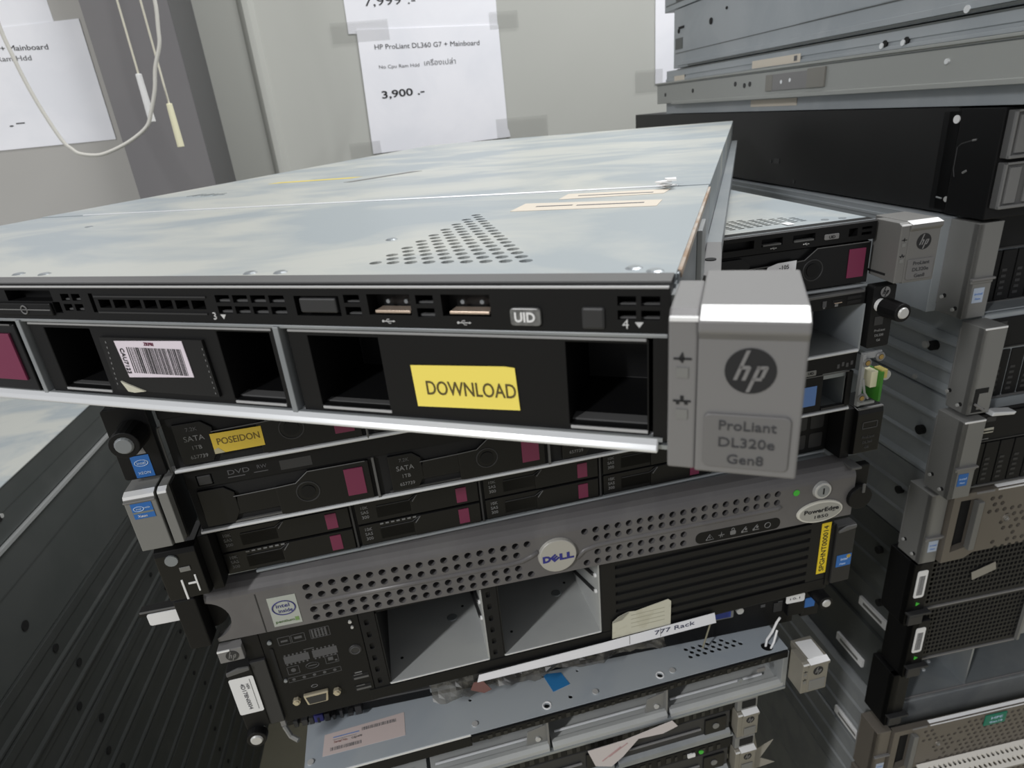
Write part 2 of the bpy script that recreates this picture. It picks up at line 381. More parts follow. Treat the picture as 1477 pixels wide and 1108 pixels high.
# ================================================================ topmost server, turned towards the camera
def top_server():
    P = (-368.2, 292.94, -82.45); W, D = 435., 790.
    t = thing('rack_server', 'slim server turned askew on top of the middle stack, dusty lid, yellow DOWNLOAD label', 'server', P, -20.80, 'rack servers in the middle stack')
    b = MB().box(0,W,0,D,0,1.2).box(0,1.2,8,D,1.2,41).box(W-1.2,W,8,D,1.2,41).box(1.2,W-1.2,D-1.2,D,1.2,41).box(1.2,W-1.2,120,122,1.2,41)
    b.build('chassis', STEEL, t)
    # front cover with the triangle of vent holes, rear cover, seam
    tri = hexholes(344.0, 393.2, 24.2, 113, 6.05, 5.24, 2.05, 36, 50, lambda x,y: x <= 393.0-(y-24.2)/5.24*3.025+.6, 10)
    fc = B(.2,W-.2,9,168,41.8,43.2).build('front_cover', LID, t, 0, cut=tri)
    MB().box(.2,W-.2,169.3,D,41.8,43.6).box(W-1.,W+.3,169.3,D,26,43.6).box(-.3,1.,169.3,D,26,43.6).build('rear_cover', LID, t, .4)
    bx('dark_liner', DARK, t, 2, W-2, 10, 165, 37.5, 38.5)  # dark sheet added under the cover so the vent holes read as shaded
    bx('cover_seam_edge', BRIGHT, t, 40, 421, 168.2, 169.6, 43.1, 43.9, .2)
    bx('cover_flange', STEEL, t, W-1, W+.4, 12, 166, 18, 42.6, .3)
    bx('rust_edge', mat('rusty_edge', (150,128,108), .8, 0, (176,170,162), 40, .4, .6), t, W-.6, W+.8, 14, 164, 41.0, 42.9)
    bx('cover_latch_tab', DULL, t, W+.4, W+2.2, 78, 100, 20, 40, .3)
    for x,y in ((424,14.7),(429.6,11.6),(306,12.8),(317,13.3),(200,14),(214,13.6),(330,60),(105,120)):
        MB().cyl(x,y,43.2,2.3,.45,'z',16,1.5).build('rivet', STEEL, fc, .1)
    # asset stickers and marks on the lid
    s1 = MB().prism([(357.5,113.2),(418,112.8),(418.5,128.2),(358,133.6)],'z',43.2,43.4).build('lid_sticker', BEIGE, t)
    for i,(a,bb) in enumerate(((366,382),(384,412))): bx('print_line', INKG, s1, a, bb, 122-i, 124.2-i, 43.4,43.45)
    s2 = MB().prism([(371,142),(417,147),(418.7,160),(371.4,158.8)],'z',43.2,43.4).build('lid_sticker', BEIGE, t)
    bx('print_line', INKG, s2, 378, 412, 150, 152, 43.4, 43.45)
    tp = MB()
    rnd = random.Random(3)
    for k in range(7):
        a = rnd.uniform(0,6.28); x,y = 416+rnd.uniform(-4,3), 165+rnd.uniform(-6,3)
        tp.prism([(x+4*math.cos(a+q)*rnd.uniform(.5,1.1), y+3*math.sin(a+q)*rnd.uniform(.5,1.1)) for q in (0,1.5,3.1,4.6)],'z',43.9+k*.5,44.2+k*.6)
    tp.build('torn_tape', STICK, t)
    MB().prism([(78,309),(156,312),(160,322),(82,318)],'z',43.6,43.75).build('yellow_tape', mat('faded_yellow_tape',(206,188,96),.6), t)
    MB().prism([(168,282),(176,281),(206,338),(196,340)],'z',43.6,43.75).build('dark_smear', mat('dark_smear',(112,112,110),.5), t)
    text('/MM-', 'marker_scribble', mat('faded_marker',(140,144,144),.7), t, 70, 250, 43.75, 12, 'top', -8)
    # bezel strip with sockets
    bz = MB().prism([(9,31.2),(0,31.2),(0,42.0),(1.2,43.0),(9,43.4)],'x',.5,434.5)
    c = MB()
    def slot(x0,x1,z0,z1,d=6): c.box(x0,x1,-2,d,z0,z1)
    def grid(x0,x1,z0,z1,nx,nz,gx=1.2,gz=1.1):
        w=(x1-x0-gx*(nx-1))/nx; h=(z1-z0-gz*(nz-1))/nz
        for i in range(nx):
            for k in range(nz): slot(x0+i*(w+gx),x0+i*(w+gx)+w,z0+k*(h+gz),z0+k*(h+gz)+h)
    grid(237.8,246.6,34.2,40.0,2,2); grid(302.4,327.2,34.2,39.9,4,2); grid(347,352,34.4,40.2,1,2); grid(369.1,374.2,34.2,40.2,1,2); grid(422.3,432.2,34.4,40.2,2,2)
    grid(254.2,298.0,35.4,38.2,7,1,1.3)
    slot(250.6,252.4,33.8,40.2,4); slot(211.6,233.6,37.4,41.2,5); slot(232.8,236.2,33.4,37.2,5)
    slot(354.4,367.4,34.6,40.4,5); slot(376.5,390,34.6,40.4,5); slot(330.6,345.4,34.0,39.8,3)
    grid(20,190,34.4,40,14,2)
    bez = bz.build('front_bezel', BLACK, t, .35, cut=c)
    bx('bezel_edge', LIPGR, t, .5, 434.5, 1.4, 9, 42.95, 43.45)
    bx('bezel_front_edge', SILL, t, .8, 434.2, -.25, .7, 42.0, 42.6, .2)
    bx('bezel_backing', DARK, t, 2, 433, 6.5, 8.8, 31.5, 41.5)
    bx('slot_frame', CHAR, bez, 253, 299, -.35, .3, 39.0, 39.5); bx('slot_frame', CHAR, bez, 253, 298, -.35, .3, 33.7, 34.2)
    bx('blank_button', CHAR, bez, 332.2, 344.4, -.2, 2.5, 34.9, 39.2, .5)
    bx('optic_tray', BLACK, bez, 205, 232.4, -1.0, 2, 32.6, 36.9, .4)
    bx('optic_line', GINK, bez, 190, 232, -1.2, -.9, 34.5, 34.8)
    MB().ring(219.5,-1.15,34.6,1.4,.25,'y',18,5).build('eject_mark', GINK, bez)
    for x0,x1 in ((354.6,367.3),(376.7,389.8)):
        bx('usb_tongue', COPPER, bez, x0+2.0, x1-.1, -.3, 4, 35.3, 36.0, .1)
        MB().cyl(x0+4.5,3.4,37.6,.6,-.6,'y',8).cyl(x0+10,3.4,37.6,.6,-.6,'y',8).build('usb_spring', DULL, bez)
        usb_icon(bez, (x0+x1)/2-1.0, 32.9, -.05, .75)
    for x0,x1 in ((237.8,246.6),(302.4,327.2),(347,352),(369.1,374.2),(422.3,432.2)):
        for z in (34.2,37.6): bx('slot_sill', RIBD, bez, x0+.2,x1-.2,1.2,2.2,z,z+.55)
    u = MB().rrect(395.4,403.4,32.6,37.2,-.9,1,.9).build('uid_button', mat('clear_button',(92,92,91),.25,0,(120,120,118),300,.4,.6), t, .25)
    text('UID','lettering', STICK, u, 399.3, -.95, 34.8, 2.4, w=5.4, bold=.03)
    bx('power_button', CHAR, t, 413.6, 419.4, -.7, 1, 31.9, 37.6, .7)
    for s_,x in (('3',300.6),('4',424.2)):
        text(s_,'bay_number', WINK, t, x, -.1, 33.3, 2.3); MB().prism([(x+2.2,33.9),(x+4.2,33.9),(x+3.2,32.5)],'y',-.2,0).build('bay_arrow', WINK, t)
    # drive bays: metal frame, dividers, blanks
    fr = MB().box(0,434,0,3,29.9,31.0)
    fr.build('bay_frame', DULL, t, .25)
    for k in (0,1,2,3):
        xr = 431.0-109.4*k
        dv_ = MB().box(xr-110.0,xr-107.9,-.8,60,2.4,30.6)
        if k < 3: dv_.build('bay_divider', DULL, t, .3)
    bx('bay_end_wall', BLACK, t, 430.6, 434.4, 0, 60, 2.4, 30)
    def blank(x0, hl, ce, hr):
        w0, w1 = x0, x0+104.6
        b_ = MB().box(w0,w1,.6,58,3.0,29.4)
        cc = MB()
        cc.prism([(-1,5.2),(26,8.6),(26,27.8),(-1,27.8)],'x',w0+hl[0],w0+hl[1]); cc.prism([(-1,4.8),(26,8.2),(26,28.2),(-1,28.2)],'x',w0+hr[0],w0+hr[1])
        for i in range(2):
            for k in range(3): cc.box(w0+hr[0]+10.5+i*5.2, w0+hr[0]+14.6+i*5.2, 24, 40, 14.4+k*3.6, 16.4+k*3.6)
        o = b_.build('drive_blank', BLACK, t, .3, cut=cc)
        bx('blank_lip', SILL, o, w0+hl[0]+.3, w0+hl[1]+.5, .2, 2.8, 4.4, 5.25, .15); bx('blank_lip', SILL, o, w0+hr[0]+.3, w0+hr[1]+.2, .2, 2.8, 4.0, 4.85, .15)
        bx('top_edge', mat('pale_grey_edge',(150,150,150),.5), o, w0+.5, w1-.5, .2, 1.4, 28.9, 29.6, .15)  # top_edge is a lighter grey strip along the blank
        bx('blank_floor', RIBD, o, w0+hl[0]+.2, w0+hl[1]-.2, 3, 25, 5.3, 6.0); bx('blank_floor', RIBD, o, w0+hr[0]+.2, w0+hr[1]-.2, 3, 25, 5.1, 5.8)
        return o
    b4 = blank(324.9, (6.8,30.2), None, (84.0,104.2))
    b3 = blank(215.4, (7.2,29.0), None, (83.0,102.8))
    dl = MB().prism([(364.6,7.4),(395.4,8.2),(394.9,20.5),(392.2,20.8),(364.2,20.0)],'y',.5,.25).build('download_label', YEL, t)
    text('DOWNLOAD','lettering', LABINK, dl, 381.4, .22, 13.4, 4.2, w=26.4, roll=.8)
    cb = MB().prism([(248.6,6.0),(293.2,6.0),(292.5,25.4),(248.8,25.2)],'y',.55,-.35).build('taped_card', BLKDUST, t)
    st = MB().prism([(256.8,11.2),(285.2,12.6),(284.6,25.0),(255.4,24.2)],'y',-.4,-.6).build('barcode_sticker', mat('lilac_white_sticker',(226,216,226),.5), t)
    barcode(st, 260.0, 283.2, 13.0, 22.2, -.6, seed=5)
    text('CAU7123','lettering', INK, st, 257.7, -.62, 17.2, 1.7, roll=-90, w=9.0); text('ZKPRI','lettering', MAG, st, 270.4, -.62, 23.5, 1.1)
    MB().prism([(252.2,9.6),(255.4,8.4),(262.0,6.3),(257,5.6),(254.2,5.9)],'y',-.3,-.9).build('peeled_scrap', CREAM, t)
    tb = MB()
    for k in range(9): tb.box(249.6+.2*k,250.0+.2*k,-.5,-.3,8+k*1.9,8.7+k*1.9); tb.box(291.9,292.2,-.5,-.3,7+k*1.9,7.6+k*1.9)
    tb.build('stitch_mark', GINK, t)
    o = lff(t, 107, 3.2, 103, 26.0, (), .4, 19)
    lff(t, 2, 3.2, 98, 26.0, (), .4)
    # bottom lip
    MB().prism([(3,3.6),(-.4,3.2),(-1.8,2.0),(-2.6,.9),(-2.4,0),(-1.2,-.1),(3,-.1)],'x',.5,432).build('front_lip', BRIGHT, t, .4)
    bx('lip_grey_strip', DULL, t, .5, 433, -.5, 3, 2.3, 3.4)  # dull steel strip between the lip and the blanks
    hp_ear(t, 436.0, 6.2, 43.0, -20.5, 13, 26.3, ('ProLiant','DL320e','Gen8'))
    MB().box(433.5,437,2,12,8,40).build('ear_bracket', DULL, t)
    # loose slide rail along the case side
    r = MB().box(435.2,441.8,150,775,18.6,20.2).box(440.6,441.8,150,775,12,18.6)
    r.build('slide_rail', STEEL, t, .3)
    MB().prism([(436.5,95),(440,92),(443.2,100),(442.6,128),(441.8,152),(435.4,152),(436,120)],'z',17.6,20.6).build('rail_clip', SILV, t, .5)
    MB().cyl(438.6,118,20.7,2.2,.3,'z',14).build('rail_hole', DARK, t)
    return t
top_server()

# ================================================================ second server: its end shows beside the topmost one
def server_a():
    P = (-190.3, 334.74, -126.5); W = 433.
    t = thing('rack_server', 'server directly under the topmost one, silver ear and magenta tab showing beside it', 'server', P, 8.0, 'rack servers in the middle stack')
    hx = MB()
    for i in range(9):
        for k in range(8-i//2): hx.box(345.5+6.2*i, 349.8+6.2*i, 22+k*4.2, 24.6+k*4.2, 36, 50)
    MB().box(0,W,8,690,.4,41.6).build('chassis', STEEL, t, .4)
    B(-.2,W+.2,9,690,41.9,43.2).build('lid', LID, t, 0, cut=hx)
    bx('lid_backing', CHAR, t, 340, 402, 18, 56, 41.62, 41.8)
    bx('slide_rail', BLUEST, t, W+.5, W+9, 30, 640, 10, 34, .5)
    c = MB()
    for x0,x1,z0,z1 in ((355,369,35.2,39.8),(376,391,35.2,39.8),(330,350,35,40),(300,322,35,40),(423,430,34.5,36.2),(423,430,38,39.6),(414,420,34.5,39.5)): c.box(x0,x1,-2,5,z0,z1)
    for k in range(12): c.box(20+k*22,36+k*22,-2,5,34.8,39.6)
    MB().prism([(9,31.2),(0,31.2),(0,42.4),(1,43.2),(9,43.6)],'x',0,W).build('front_bezel', BLACK, t, .3, cut=c)
    bx('bezel_backing', DARK, t, 2, W-2, 6, 8.5, 31.5, 42)
    bx('bezel_edge', STEEL, t, 0, W, 1.4, 9, 42.9, 43.3)
    for a,b_ in ((356,368),(377,390)): bx('usb_tongue', RIBD, t, a, b_, -.3, 3, 35.4, 36.4)
    for a in (363,385): usb_icon(t, a, 33.6, -.1, .8)
    u = MB().rrect(397.2,406.9,34.5,37.9,-.8,1,.7).build('uid_button', SILV, t, .2); text('UID','lettering',INK,u,402,-.85,36,1.8)
    bx('white_mark', STICK, t, 380.5, 385.5, 14, 22, 43.6, 43.8)
    for x,y in ((420,16),(409,18)): MB().cyl(x,y,43.2,2.4,.25,'z',14).build('rivet', STEEL, t)
    for k in range(4): lff(t, 326-108*k, 3.4, 104.6, 27.0, () , .2, 11.4)
    n = MB().prism([(357,9),(378.4,10.5),(378.8,24.4),(366,24.0),(359.4,22.2),(358,18)],'y',-1.2,-1.5).build('paper_note', PAPER, t)
    text('-105','lettering', INK, n, 370.5, -1.52, 20.9, 2.6)
    lip(t, .5, 431, 1.6, 1.2, m=STEEL)
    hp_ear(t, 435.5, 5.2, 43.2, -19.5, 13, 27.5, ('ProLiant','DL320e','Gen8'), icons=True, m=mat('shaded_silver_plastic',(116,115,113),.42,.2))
    bx('ear_notch', DARK, t, 435.2, 441, -10, 6, 9.2, 10.6)
    return t
server_a()

def server_poseidon():
    P = (-192.6, 311.9, -170.); W = 435.
    t = thing('rack_server', 'black server with a yellow POSEIDON label and thumbscrews on its black ears', 'server', P, 10.46, 'rack servers in the middle stack')
    cut = B(396,434.6,-5,130,2.2,33.6).box(216,393,-5,100,2.4,30)
    MB().box(0,W,2,690,.4,43).build('chassis', STEEL, t, .3, cut=cut)
    bx('front_panel', BLACK, t, .4, 434.4, -.4, 2.2, 33.8, 42.6, .3); bx('front_backing', DARK, t, .4, 394, 1.0, 2.3, 1.2, 34)
    bx('panel_top_edge', RIBD, t, 250, 433.5, -.6, 6, 41.6, 43.3, .3)
    bx('bay_frame', LIPGR, t, 395, 396.6, -.8, 30, 1, 34); 
    bx('bay_side_wall', BLUEST, t, 434.0, 435.2, -.6, 130, 1, 33.5)
    bx('bay_floor', DULL, t, 396.5, 434, -.2, 128, 1.6, 2.6)
    b_ = MB().box(412.2,414.4,-.7,-.4,34.8,36.6).box(403.6,405,-.7,-.4,34.6,38.4); b_.build('port_symbol', GINK, t)
    usb(t, 410.2, 417.0, 36.6, 39.4, -.4); bx('socket', GINK2, t, 403, 405.6, -.9, -.4, 35.6, 39.6)
    bx('vent_slot', DARK, t, 421, 431, -.7, -.3, 38.2, 40.2); bx('vent_slot', DARK, t, 421, 431, -.7, -.3, 35.2, 37.2)
    lip(t, 0, 434, 1.2, 1.2, m=BRIGHT)
    # carriers
    lff(t, 4.6, 3.2, 100, 27, ('7.2K','SATA','1TB','657739'), -.2, 11)
    lff(t, 110.4, 3.2, 100, 27, ('7.2K','SATA','1TB','657739'), -.2, 11)
    for x in (-1.6, 107.2, 213): MB().tube([(x+2.8,-.9,30.0),(x+.4,-.9,29.2),(x,-.9,27),(x,-.9,1.2)],.7,6).build('bay_divider', RIBD, t)
    p = MB().prism([(23.6,8.4),(50.6,8.7),(50.8,20.7),(23.6,20.9)],'y',-1.3,-1.55).build('poseidon_label', YELD, t)
    text('POSEIDON','lettering', mat('brown_ink',(110,92,40),.7), p, 37.6, -1.57, 15.4, 4.0, w=22.6)
    MB().prism([(23.6,8.4),(29,8.5),(26,12),(23.6,11)],'y',-1.6,-1.7).build('scuffed_corner', mat('scuffed_yellow',(180,172,140),.7), p)
    # ears
    for x0,x1 in ((-24.2,-2.6),(437.2,454.0)):
        e = MB().rrect(x0,x1,2.6,45.2,-4,4,1.5).build('rack_ear', BLACK, t, .4)
    thumbscrew(t, -11.8, 30.2, -4, 8.0, 15, DULL); thumbscrew(t, 442.6, 32.4, -9, 6.4, 15)
    MB().cyl(443,-4,32.4,4.4,-5,'y',16).build('chrome_neck', CHROME_GLINT, t)
    MB().prism([(-14.8,17.4),(-9.2,17.4),(-10.8,24.2)],'y',-4,-4.3).build('white_arrow', SILV, t)
    intel(t, -18.0, -8.6, 3.3, 16.6, -4.05)
    hp_logo(t, 446.2, 40.6, 4, 3.6, SILV, BLACK) if False else hp_logo(t, 445.6, -4.2, 40.9, 3.5, SILV, BLACK)
    bx('latch_window', CHAR, t, 440.6, 447, -4.4, -4, 18.5, 24.5, .4)
    for i,s_ in enumerate(('ProLiant','DL320','G6')): text(s_,'lettering', GINK, t, 445.6, -4.1, 14.6-3.5*i, 1.7)
    return t
server_poseidon()

def server_dvd():
    P = (-191.9, 315.6, -214.); W = 435.
    t = thing('rack_server', 'black server with a DVD drive slot and a silver ear with a blue sticker', 'server', P, 10.25, 'rack servers in the middle stack')
    cut = B(411,429.5,-5,100,2,25)
    MB().box(0,W,2,690,.4,43).build('chassis', STEEL, t, .3, cut=cut)
    c = MB().box(6.6,15.2,-2,5,31.6,38.4)
    MB().box(.4,434.6,-.4,2.4,30.6,42.8).build('front_panel', BLACK, t, .3, cut=c)
    bx('front_backing', DARK, t, .4, 410.6, 1.0, 2.3, 1.2, 31)
    bx('eject_button', CHAR, t, 7.2, 14.6, -.8, 2, 32, 38, .5)
    text('DVD','lettering', GINK2, t, 30, -.45, 36.9, 3.0, w=12); text('RW','lettering', GINK2, t, 43, -.45, 37.4, 2.4)
    bx('drive_print', GINK2, t, 23.5, 33, -.55, -.4, 33.6, 34.2); bx('drive_print', GINK2, t, 38, 46, -.55, -.4, 34, 34.5)
    bx('tray_plate', CHAR, t, 53, 71, -.55, -.3, 32.6, 38.8)
    u = MB().rrect(394.6,404.2,30.8,34.8,-.8,1,.7).build('uid_button', SILVD, t, .2); text('UID','lettering',INK,u,400,-.85,32.8,1.8)
    for k in range(4): bx('status_light', GINK2, t, 420+k*3.4, 421.8+k*3.4, -.6, -.3, 33+1.1*(k%2), 36+1.1*(k%2))
    bx('panel_line', RIBD, t, 380, 430, -.7, -.3, 29.4, 30.2)
    for k in range(3):
        lff(t, 3.6+109.4*k, 2.8, 99, 26.6, (() if k == 0 else ('7.2K','SATA','1TB','657739')), -.2, 11.2)
        bx('bay_divider', RIBD, t, 104.6+109.4*k, 106.0+109.4*k, -1.2, 30, 1.5, 30)
    bx('drive_blank', BLACK, t, 331, 410.8, -.2, 30, 2.6, 29, .4); bx('drive_blank_end', BLACK, t, 429.6, 434, -.2, 30, 2.6, 29, .4)
    bx('blank_lip', CHAR, t, 411.5, 429.5, -.3, 3, 2.6, 4.2)
    bx('pale_blue_sticker', BLUEL, t, 391, 406.2, -.5, -.25, 7.8, 22.6)
    bx('underline_strip', RIBD, t, 20, 92, -.5, 1, 3.4, 4.6); bx('underline_strip', CHAR, t, 112, 190, -.5, 1, 3.4, 4.6)
    lip(t, 0, 433, 1.0, 1.1, m=BRIGHT)
    e = MB()
    e.prism([(8,7),(8,43.4),(-14,43.4),(-17.8,42.2),(-18.6,40.4),(-18.4,7.2),(-14,6)],'x',-25.6,-9.6)
    e.prism([(8,7.6),(8,43.2),(-14,43.2),(-17.4,42),(-17.8,40.4),(-17.6,7.8)],'x',-8.4,-3.4)
    ear = e.build('rack_ear', SILVD, t, .4)
    bx('ear_core', BLACK, ear, -10, -2.4, -12, 8, 7, 42.6)
    MB().prism([(-14,43.5),(-18,42.3),(-18.5,40.6),(-13.6,42.8)],'x',-25.4,-9.8).prism([(-14,43.3),(-17.7,42.1),(-18,40.8),(-13.6,42.6)],'x',-8.2,-3.6).build('bright_edge', CHROME_GLINT, ear)
    bx('edge_lip', SILV, ear, -25.8,-9.6, -19.4, -17.8, 38.6, 39.6, .3)
    s_ = sticker('processor_sticker', BLUES, t, -22.8,-12.2,28.2,37.8,-18.6)
    MB().ring(-19.2,-18.9,34.4,2.6,.3,'y',18,5,1,.55).build('ring', LBLUE, s_); text('intel','lettering',LBLUE,s_,-19.2,-18.9,34.4,1.1); text('inside','lettering',LBLUE,s_,-15,-18.9,34.8,1.0)
    bx('grey_band', mat('sticker_grey_band',(120,126,120),.5), s_, -22.6,-12.3,-18.95,-18.85,31.5,32.6); text('Xeon','lettering',STICK,s_,-18.4,-18.9,29.8,1.5)
    # broken ear at the other end: clear plastic frame, posts, circuit board
    CLR = mat('clear_broken_plastic', (186,188,190), .2, 0, alpha=.6)
    br = MB().box(436,451,-4,-2,38,42.6).box(436,438.4,-5,-2,3,42).box(436,450,-5,-3,3.4,5.4).tube([(438,-5,24),(440.6,-5,13),(444,-5,8)],.9)
    br.build('broken_ear_frame', CLR, t, .3)
    for x,z in ((439.4,35.6),(449.2,38.6),(438.6,9.4)):
        pst = MB().ring(x,-5,z,2.5,.9,'y',18,6).build('mounting_post', SILV, t); MB().cyl(x,-3,z,1.7,-3,'y',12).build('brass_insert', BRASS, pst)
    bx('circuit_board', PCB, t, 448.6, 450.6, -9, 8, 6.5, 28.5); bx('connector', HANDM, t, 443.6, 448.6, -6, 3, 16.5, 28.5, .4); bx('connector_socket', mat('yellow_connector',(190,176,100),.5), t, 449.5,454.2,-8,0,23,29.5,.3)
    screw(t, 458, -2, 22.4, 3.6)
    bx('loose_screw_post', DULL, t, 451, 457, -1.8, 2, 21, 24)
    return t
server_dvd()

def server_sff():
    P = (-195.1, 327.8, -258.); W = 435.
    t = thing('rack_server', 'black server with small paired drives directly above the grey perforated bezel', 'server', P, 10.9, 'rack servers in the middle stack')
    MB().box(0,W,2,690,.4,43).build('chassis', STEEL, t, .3)
    bx('front_panel', DARK, t, .4, 434.6, 1.7, 2.6, 1.6, 42.8)
    bx('top_strip', BLACK, t, .4, 434.6, -.4, 2, 36.6, 42.8, .3)
    for k in range(4):
        x0 = 3.4+84.6*k
        for z0,d in ((2.2,False),(19.0,False)): sff(t, x0, z0, 80.6, 15.6, .2, dashes=(z0 < 10 and k < 2))
        bx('bay_divider', CHAR, t, x0+81.4, x0+82.6, -.6, 30, 2, 36)
    bx('switch_panel', BLACK, t, 345, 434, -.3, 2, 2, 36, .4)
    g = MB()
    for k in range(2):
        for z in (6,22): g.rrect(405+14*k,416+14*k,z,z+12,-.6,-.3,1.5)
    g.build('port_cover', CHAR, t)
    lip(t, 20, 433, .9, 1.1, m=STEEL)
    for x0,x1,nm in ((-25.8,-3.2,'l'),(441.6,462.4,'r')):
        e = MB().prism([(6,4),(6,42.6),(-15,42.6),(-19.5,41.2),(-20.2,38),(-20.2,6.4),(-16,4)],'x',x0,x1).build('rack_ear', BLACK2, t, .5)
        if nm == 'r':
            bx('bright_edge', GINK, e, x0+.5, x1-.4, -19.6, -17.6, 41.4, 42.5, .2)
            bx('print_frame', GINK2, e, 446, 458.4, -20.5, -20.1, 31, 31.6); bx('print_frame', GINK2, e, 446, 458.4, -20.5, -20.1, 26, 26.6); bx('print_frame', GINK2, e, 446, 446.6, -20.5, -20.1, 26, 31.6); bx('print_frame', GINK2, e, 457.8, 458.4, -20.5, -20.1, 26, 31.6)
            for i,s_ in enumerate(('ProLiant','DL360','G6')): text(s_,'lettering', GINK2, e, 452, -20.3, 19-4.2*i, 2.1)
            bx('ear_foot', STEEL, t, 440, 452, -12, -2, 0.1, 1.6, .2)
        else:
            screw(t, -17, -20.2, 34.8, 3.6, m=DULL)
            bx('latch_plate', SILVD, t, -14.6, -8.6, -20.9, -20.1, 25.6, 28.8, .3)
            MB().box(-16.2,-15,-20.8,-20.1,5.6,20).box(-8.2,-7.2,-20.8,-20.1,10,22).box(-12.6,-8,-20.9,-20.1,16,17.2).build('latch_edge', STICK, t, .2)
    bx('ear_inner', BLACK, t, -3.4, 3, -12, 4, 2, 42, .4)
    bx('ear_inner_end', BLACK, t, 434.2, 441.8, -16, 4, 2, 42, .4)
    return t
server_sff()
# ================================================================ grey perforated bezel
def server_grey():
    P = (-207.7, 319.6, -302.); W = 458.
    t = thing('rack_server', 'server with a grey perforated bezel and a round silver badge', 'server', P, 8.6, 'rack servers in the middle stack')
    MB().box(10,445,16,680,.4,43).build('chassis', STEEL, t, .3)
    h = MB()
    def row(x0,n,z,dx): 
        for i in range(n): h.cyl(x0+i*dx, -8, z, 2.55, 18, 'y', 12)
    row(62.4,19,29.9,8.19); row(62.6,18,22.2,8.19); row(63.4,18,10.9,8.16); row(63.8,19,4.0,8.16)
    row(250.6,19,31.1,8.06); row(258.8,18,23.8,8.05); row(259.4,9,12.0,8.05); row(251.2,10,4.2,8.05)
    h.cyl(-3,-8,17.5,15,30,'y',28); h.cyl(465,-8,16,11,30,'y',24)
    prof = [(6,-.3),(0,-.1),(0,33.5),(.6,35.8),(2.2,38.2),(5,40.6),(9,42.4),(18,43.3),(18,41.4),(8.5,39.5),(6,36)]
    bz = MB().prism(prof,'x',0,W).build('front_bezel', GREYP, t, 0, cut=h)
    bx('bezel_backing', DARK, t, 14, W-12, 6.4, 8, 0, 36)
    # raised ribs between the middle rows, curling around the badge
    MB().tube([(63,.6,16.4),(140,.6,16.2),(196,.6,15.7),(205,.6,16.4),(212,.6,19.0),(217,.6,22)],1.9,10).build('bezel_rib', GREYP, bz, 0, True)
    MB().tube([(244,.6,10),(250,.6,15.5),(258,.6,17.4),(270,.6,17.8),(330,.6,18.2),(396,.6,18.2),(399,.6,20)],1.9,10).build('bezel_rib', GREYP, bz, 0, True)
    bx('end_panel_edge', CHAR, bz, 30, 30.6, -.3, .3, 0, 32)
    lg = MB().cyl(230.2,1,16.8,14.1,-3.4,'y',40,13.2).build('round_badge', mat('badge_silver',(186,184,178),.35,.3), t, .5)
    d = mat('badge_blue',(44,46,130),.5)
    text('D','badge_letter',d,lg,222.0,-2.5,15.4,4.8,w=5.8,bold=.05); text('E','badge_letter',d,lg,227.8,-2.5,15.5,4.4,roll=38,w=4.8,bold=.05)
    text('L','badge_letter',d,lg,233.4,-2.5,15.7,4.8,w=5,bold=.05); text('L','badge_letter',d,lg,238.6,-2.5,15.8,4.8,w=5,bold=.05)
    s_ = sticker('processor_sticker', mat('pale_grey_sticker',(176,180,172),.5), t, 36.4,54.4,3.0,26.8,-.05)
    MB().ring(45.4,-.4,17.4,7.2,.45,'y',28,5,1,.78).build('ring', DBLUE, s_)
    text('intel','lettering',DBLUE,s_,45,-.35,19.2,3.0,w=8.4); text('inside','lettering',DBLUE,s_,46,-.35,15,2.8,w=8.8)
    text('pentium','lettering',mat('green_print',(80,110,60),.6),s_,44,-.35,6.6,2.0,w=12); bx('sticker_square', mat('green_square',(120,150,90),.6), s_, 50.5,53,-.4,-.3,5.2,8.4)
    pn = MB().rrect(333,399.6,.8,10.6,-.25,.4,4.4).build('icon_panel', BLACK, t, .1)
    ic = MB()
    x = 344; ic.tube([(x-3,-.4,3.0),(x,-.4,7.6),(x+3,-.4,3.0),(x-3,-.4,3.0)],.28,5).box(x-.25,x+.25,-.5,-.3,4.2,6)
    x = 353; ic.box(x-2.4,x+2.4,-.5,-.3,5.0,5.5).tube([(x-.8,-.4,3.4),(x,-.4,7.8),(x+.7,-.4,3.6)],.25,5)
    x = 362; ic.rrect(x-2.2,x+2.2,3.6,7.2,-.5,-.3,.9).ring(x,-.4,8.2,1.1,.28,'y',12,5)
    for x in (371,380): ic.box(x-2.4,x-.8,-.5,-.3,3.4,5.2).box(x+.4,x+2,-.5,-.3,5.2,7).box(x-.6,x+2.6,-.5,-.3,3.6,4.2).tube([(x-1.6,-.4,5.2),(x+1.2,-.4,8.4)],.26,5)
    x = 389.4; ic.ring(x,-.4,5.8,2.3,.3,'y',18,5)
    ic.build('status_icon', GINK, pn)
    MB().cyl(410.4,0,29.2,2.5,-.6,'y',16).build('green_dot', GREEN, t, .15)
    lk = MB().cyl(430.4,1,28.0,7.2,-3.6,'y',28,6.6).build('key_lock', SCREWM, t, .5)
    MB().cyl(430.4,-2.4,28,4.8,-.5,'y',24).build('lock_core', DULL, lk); bx('keyway', DARK, lk, 430.0,430.9,-3.2,-2.8,25.6,30.6)
    ov = MB().cyl(430.6,0,9.4,18.6,-2,'y',40,18.2,1,.50).build('oval_badge', mat('ivory_rim',(216,214,204),.4), t, .4)
    MB().cyl(430.6,-2,9.4,16.8,-.25,'y',40,None,1,.46).build('oval_plate', mat('oval_plate_grey',(168,167,160),.45), ov)
    text('PowerEdge','lettering',INK,ov,431.0,-2.3,11.1,3.4,w=28,bold=.02); text('1850','lettering',INK,ov,431.0,-2.3,5.6,2.6,w=11)
    MB().cyl(462,2,15.5,10,-5,'y',24,9.4).build('thumbscrew', BLACK, t, .5)
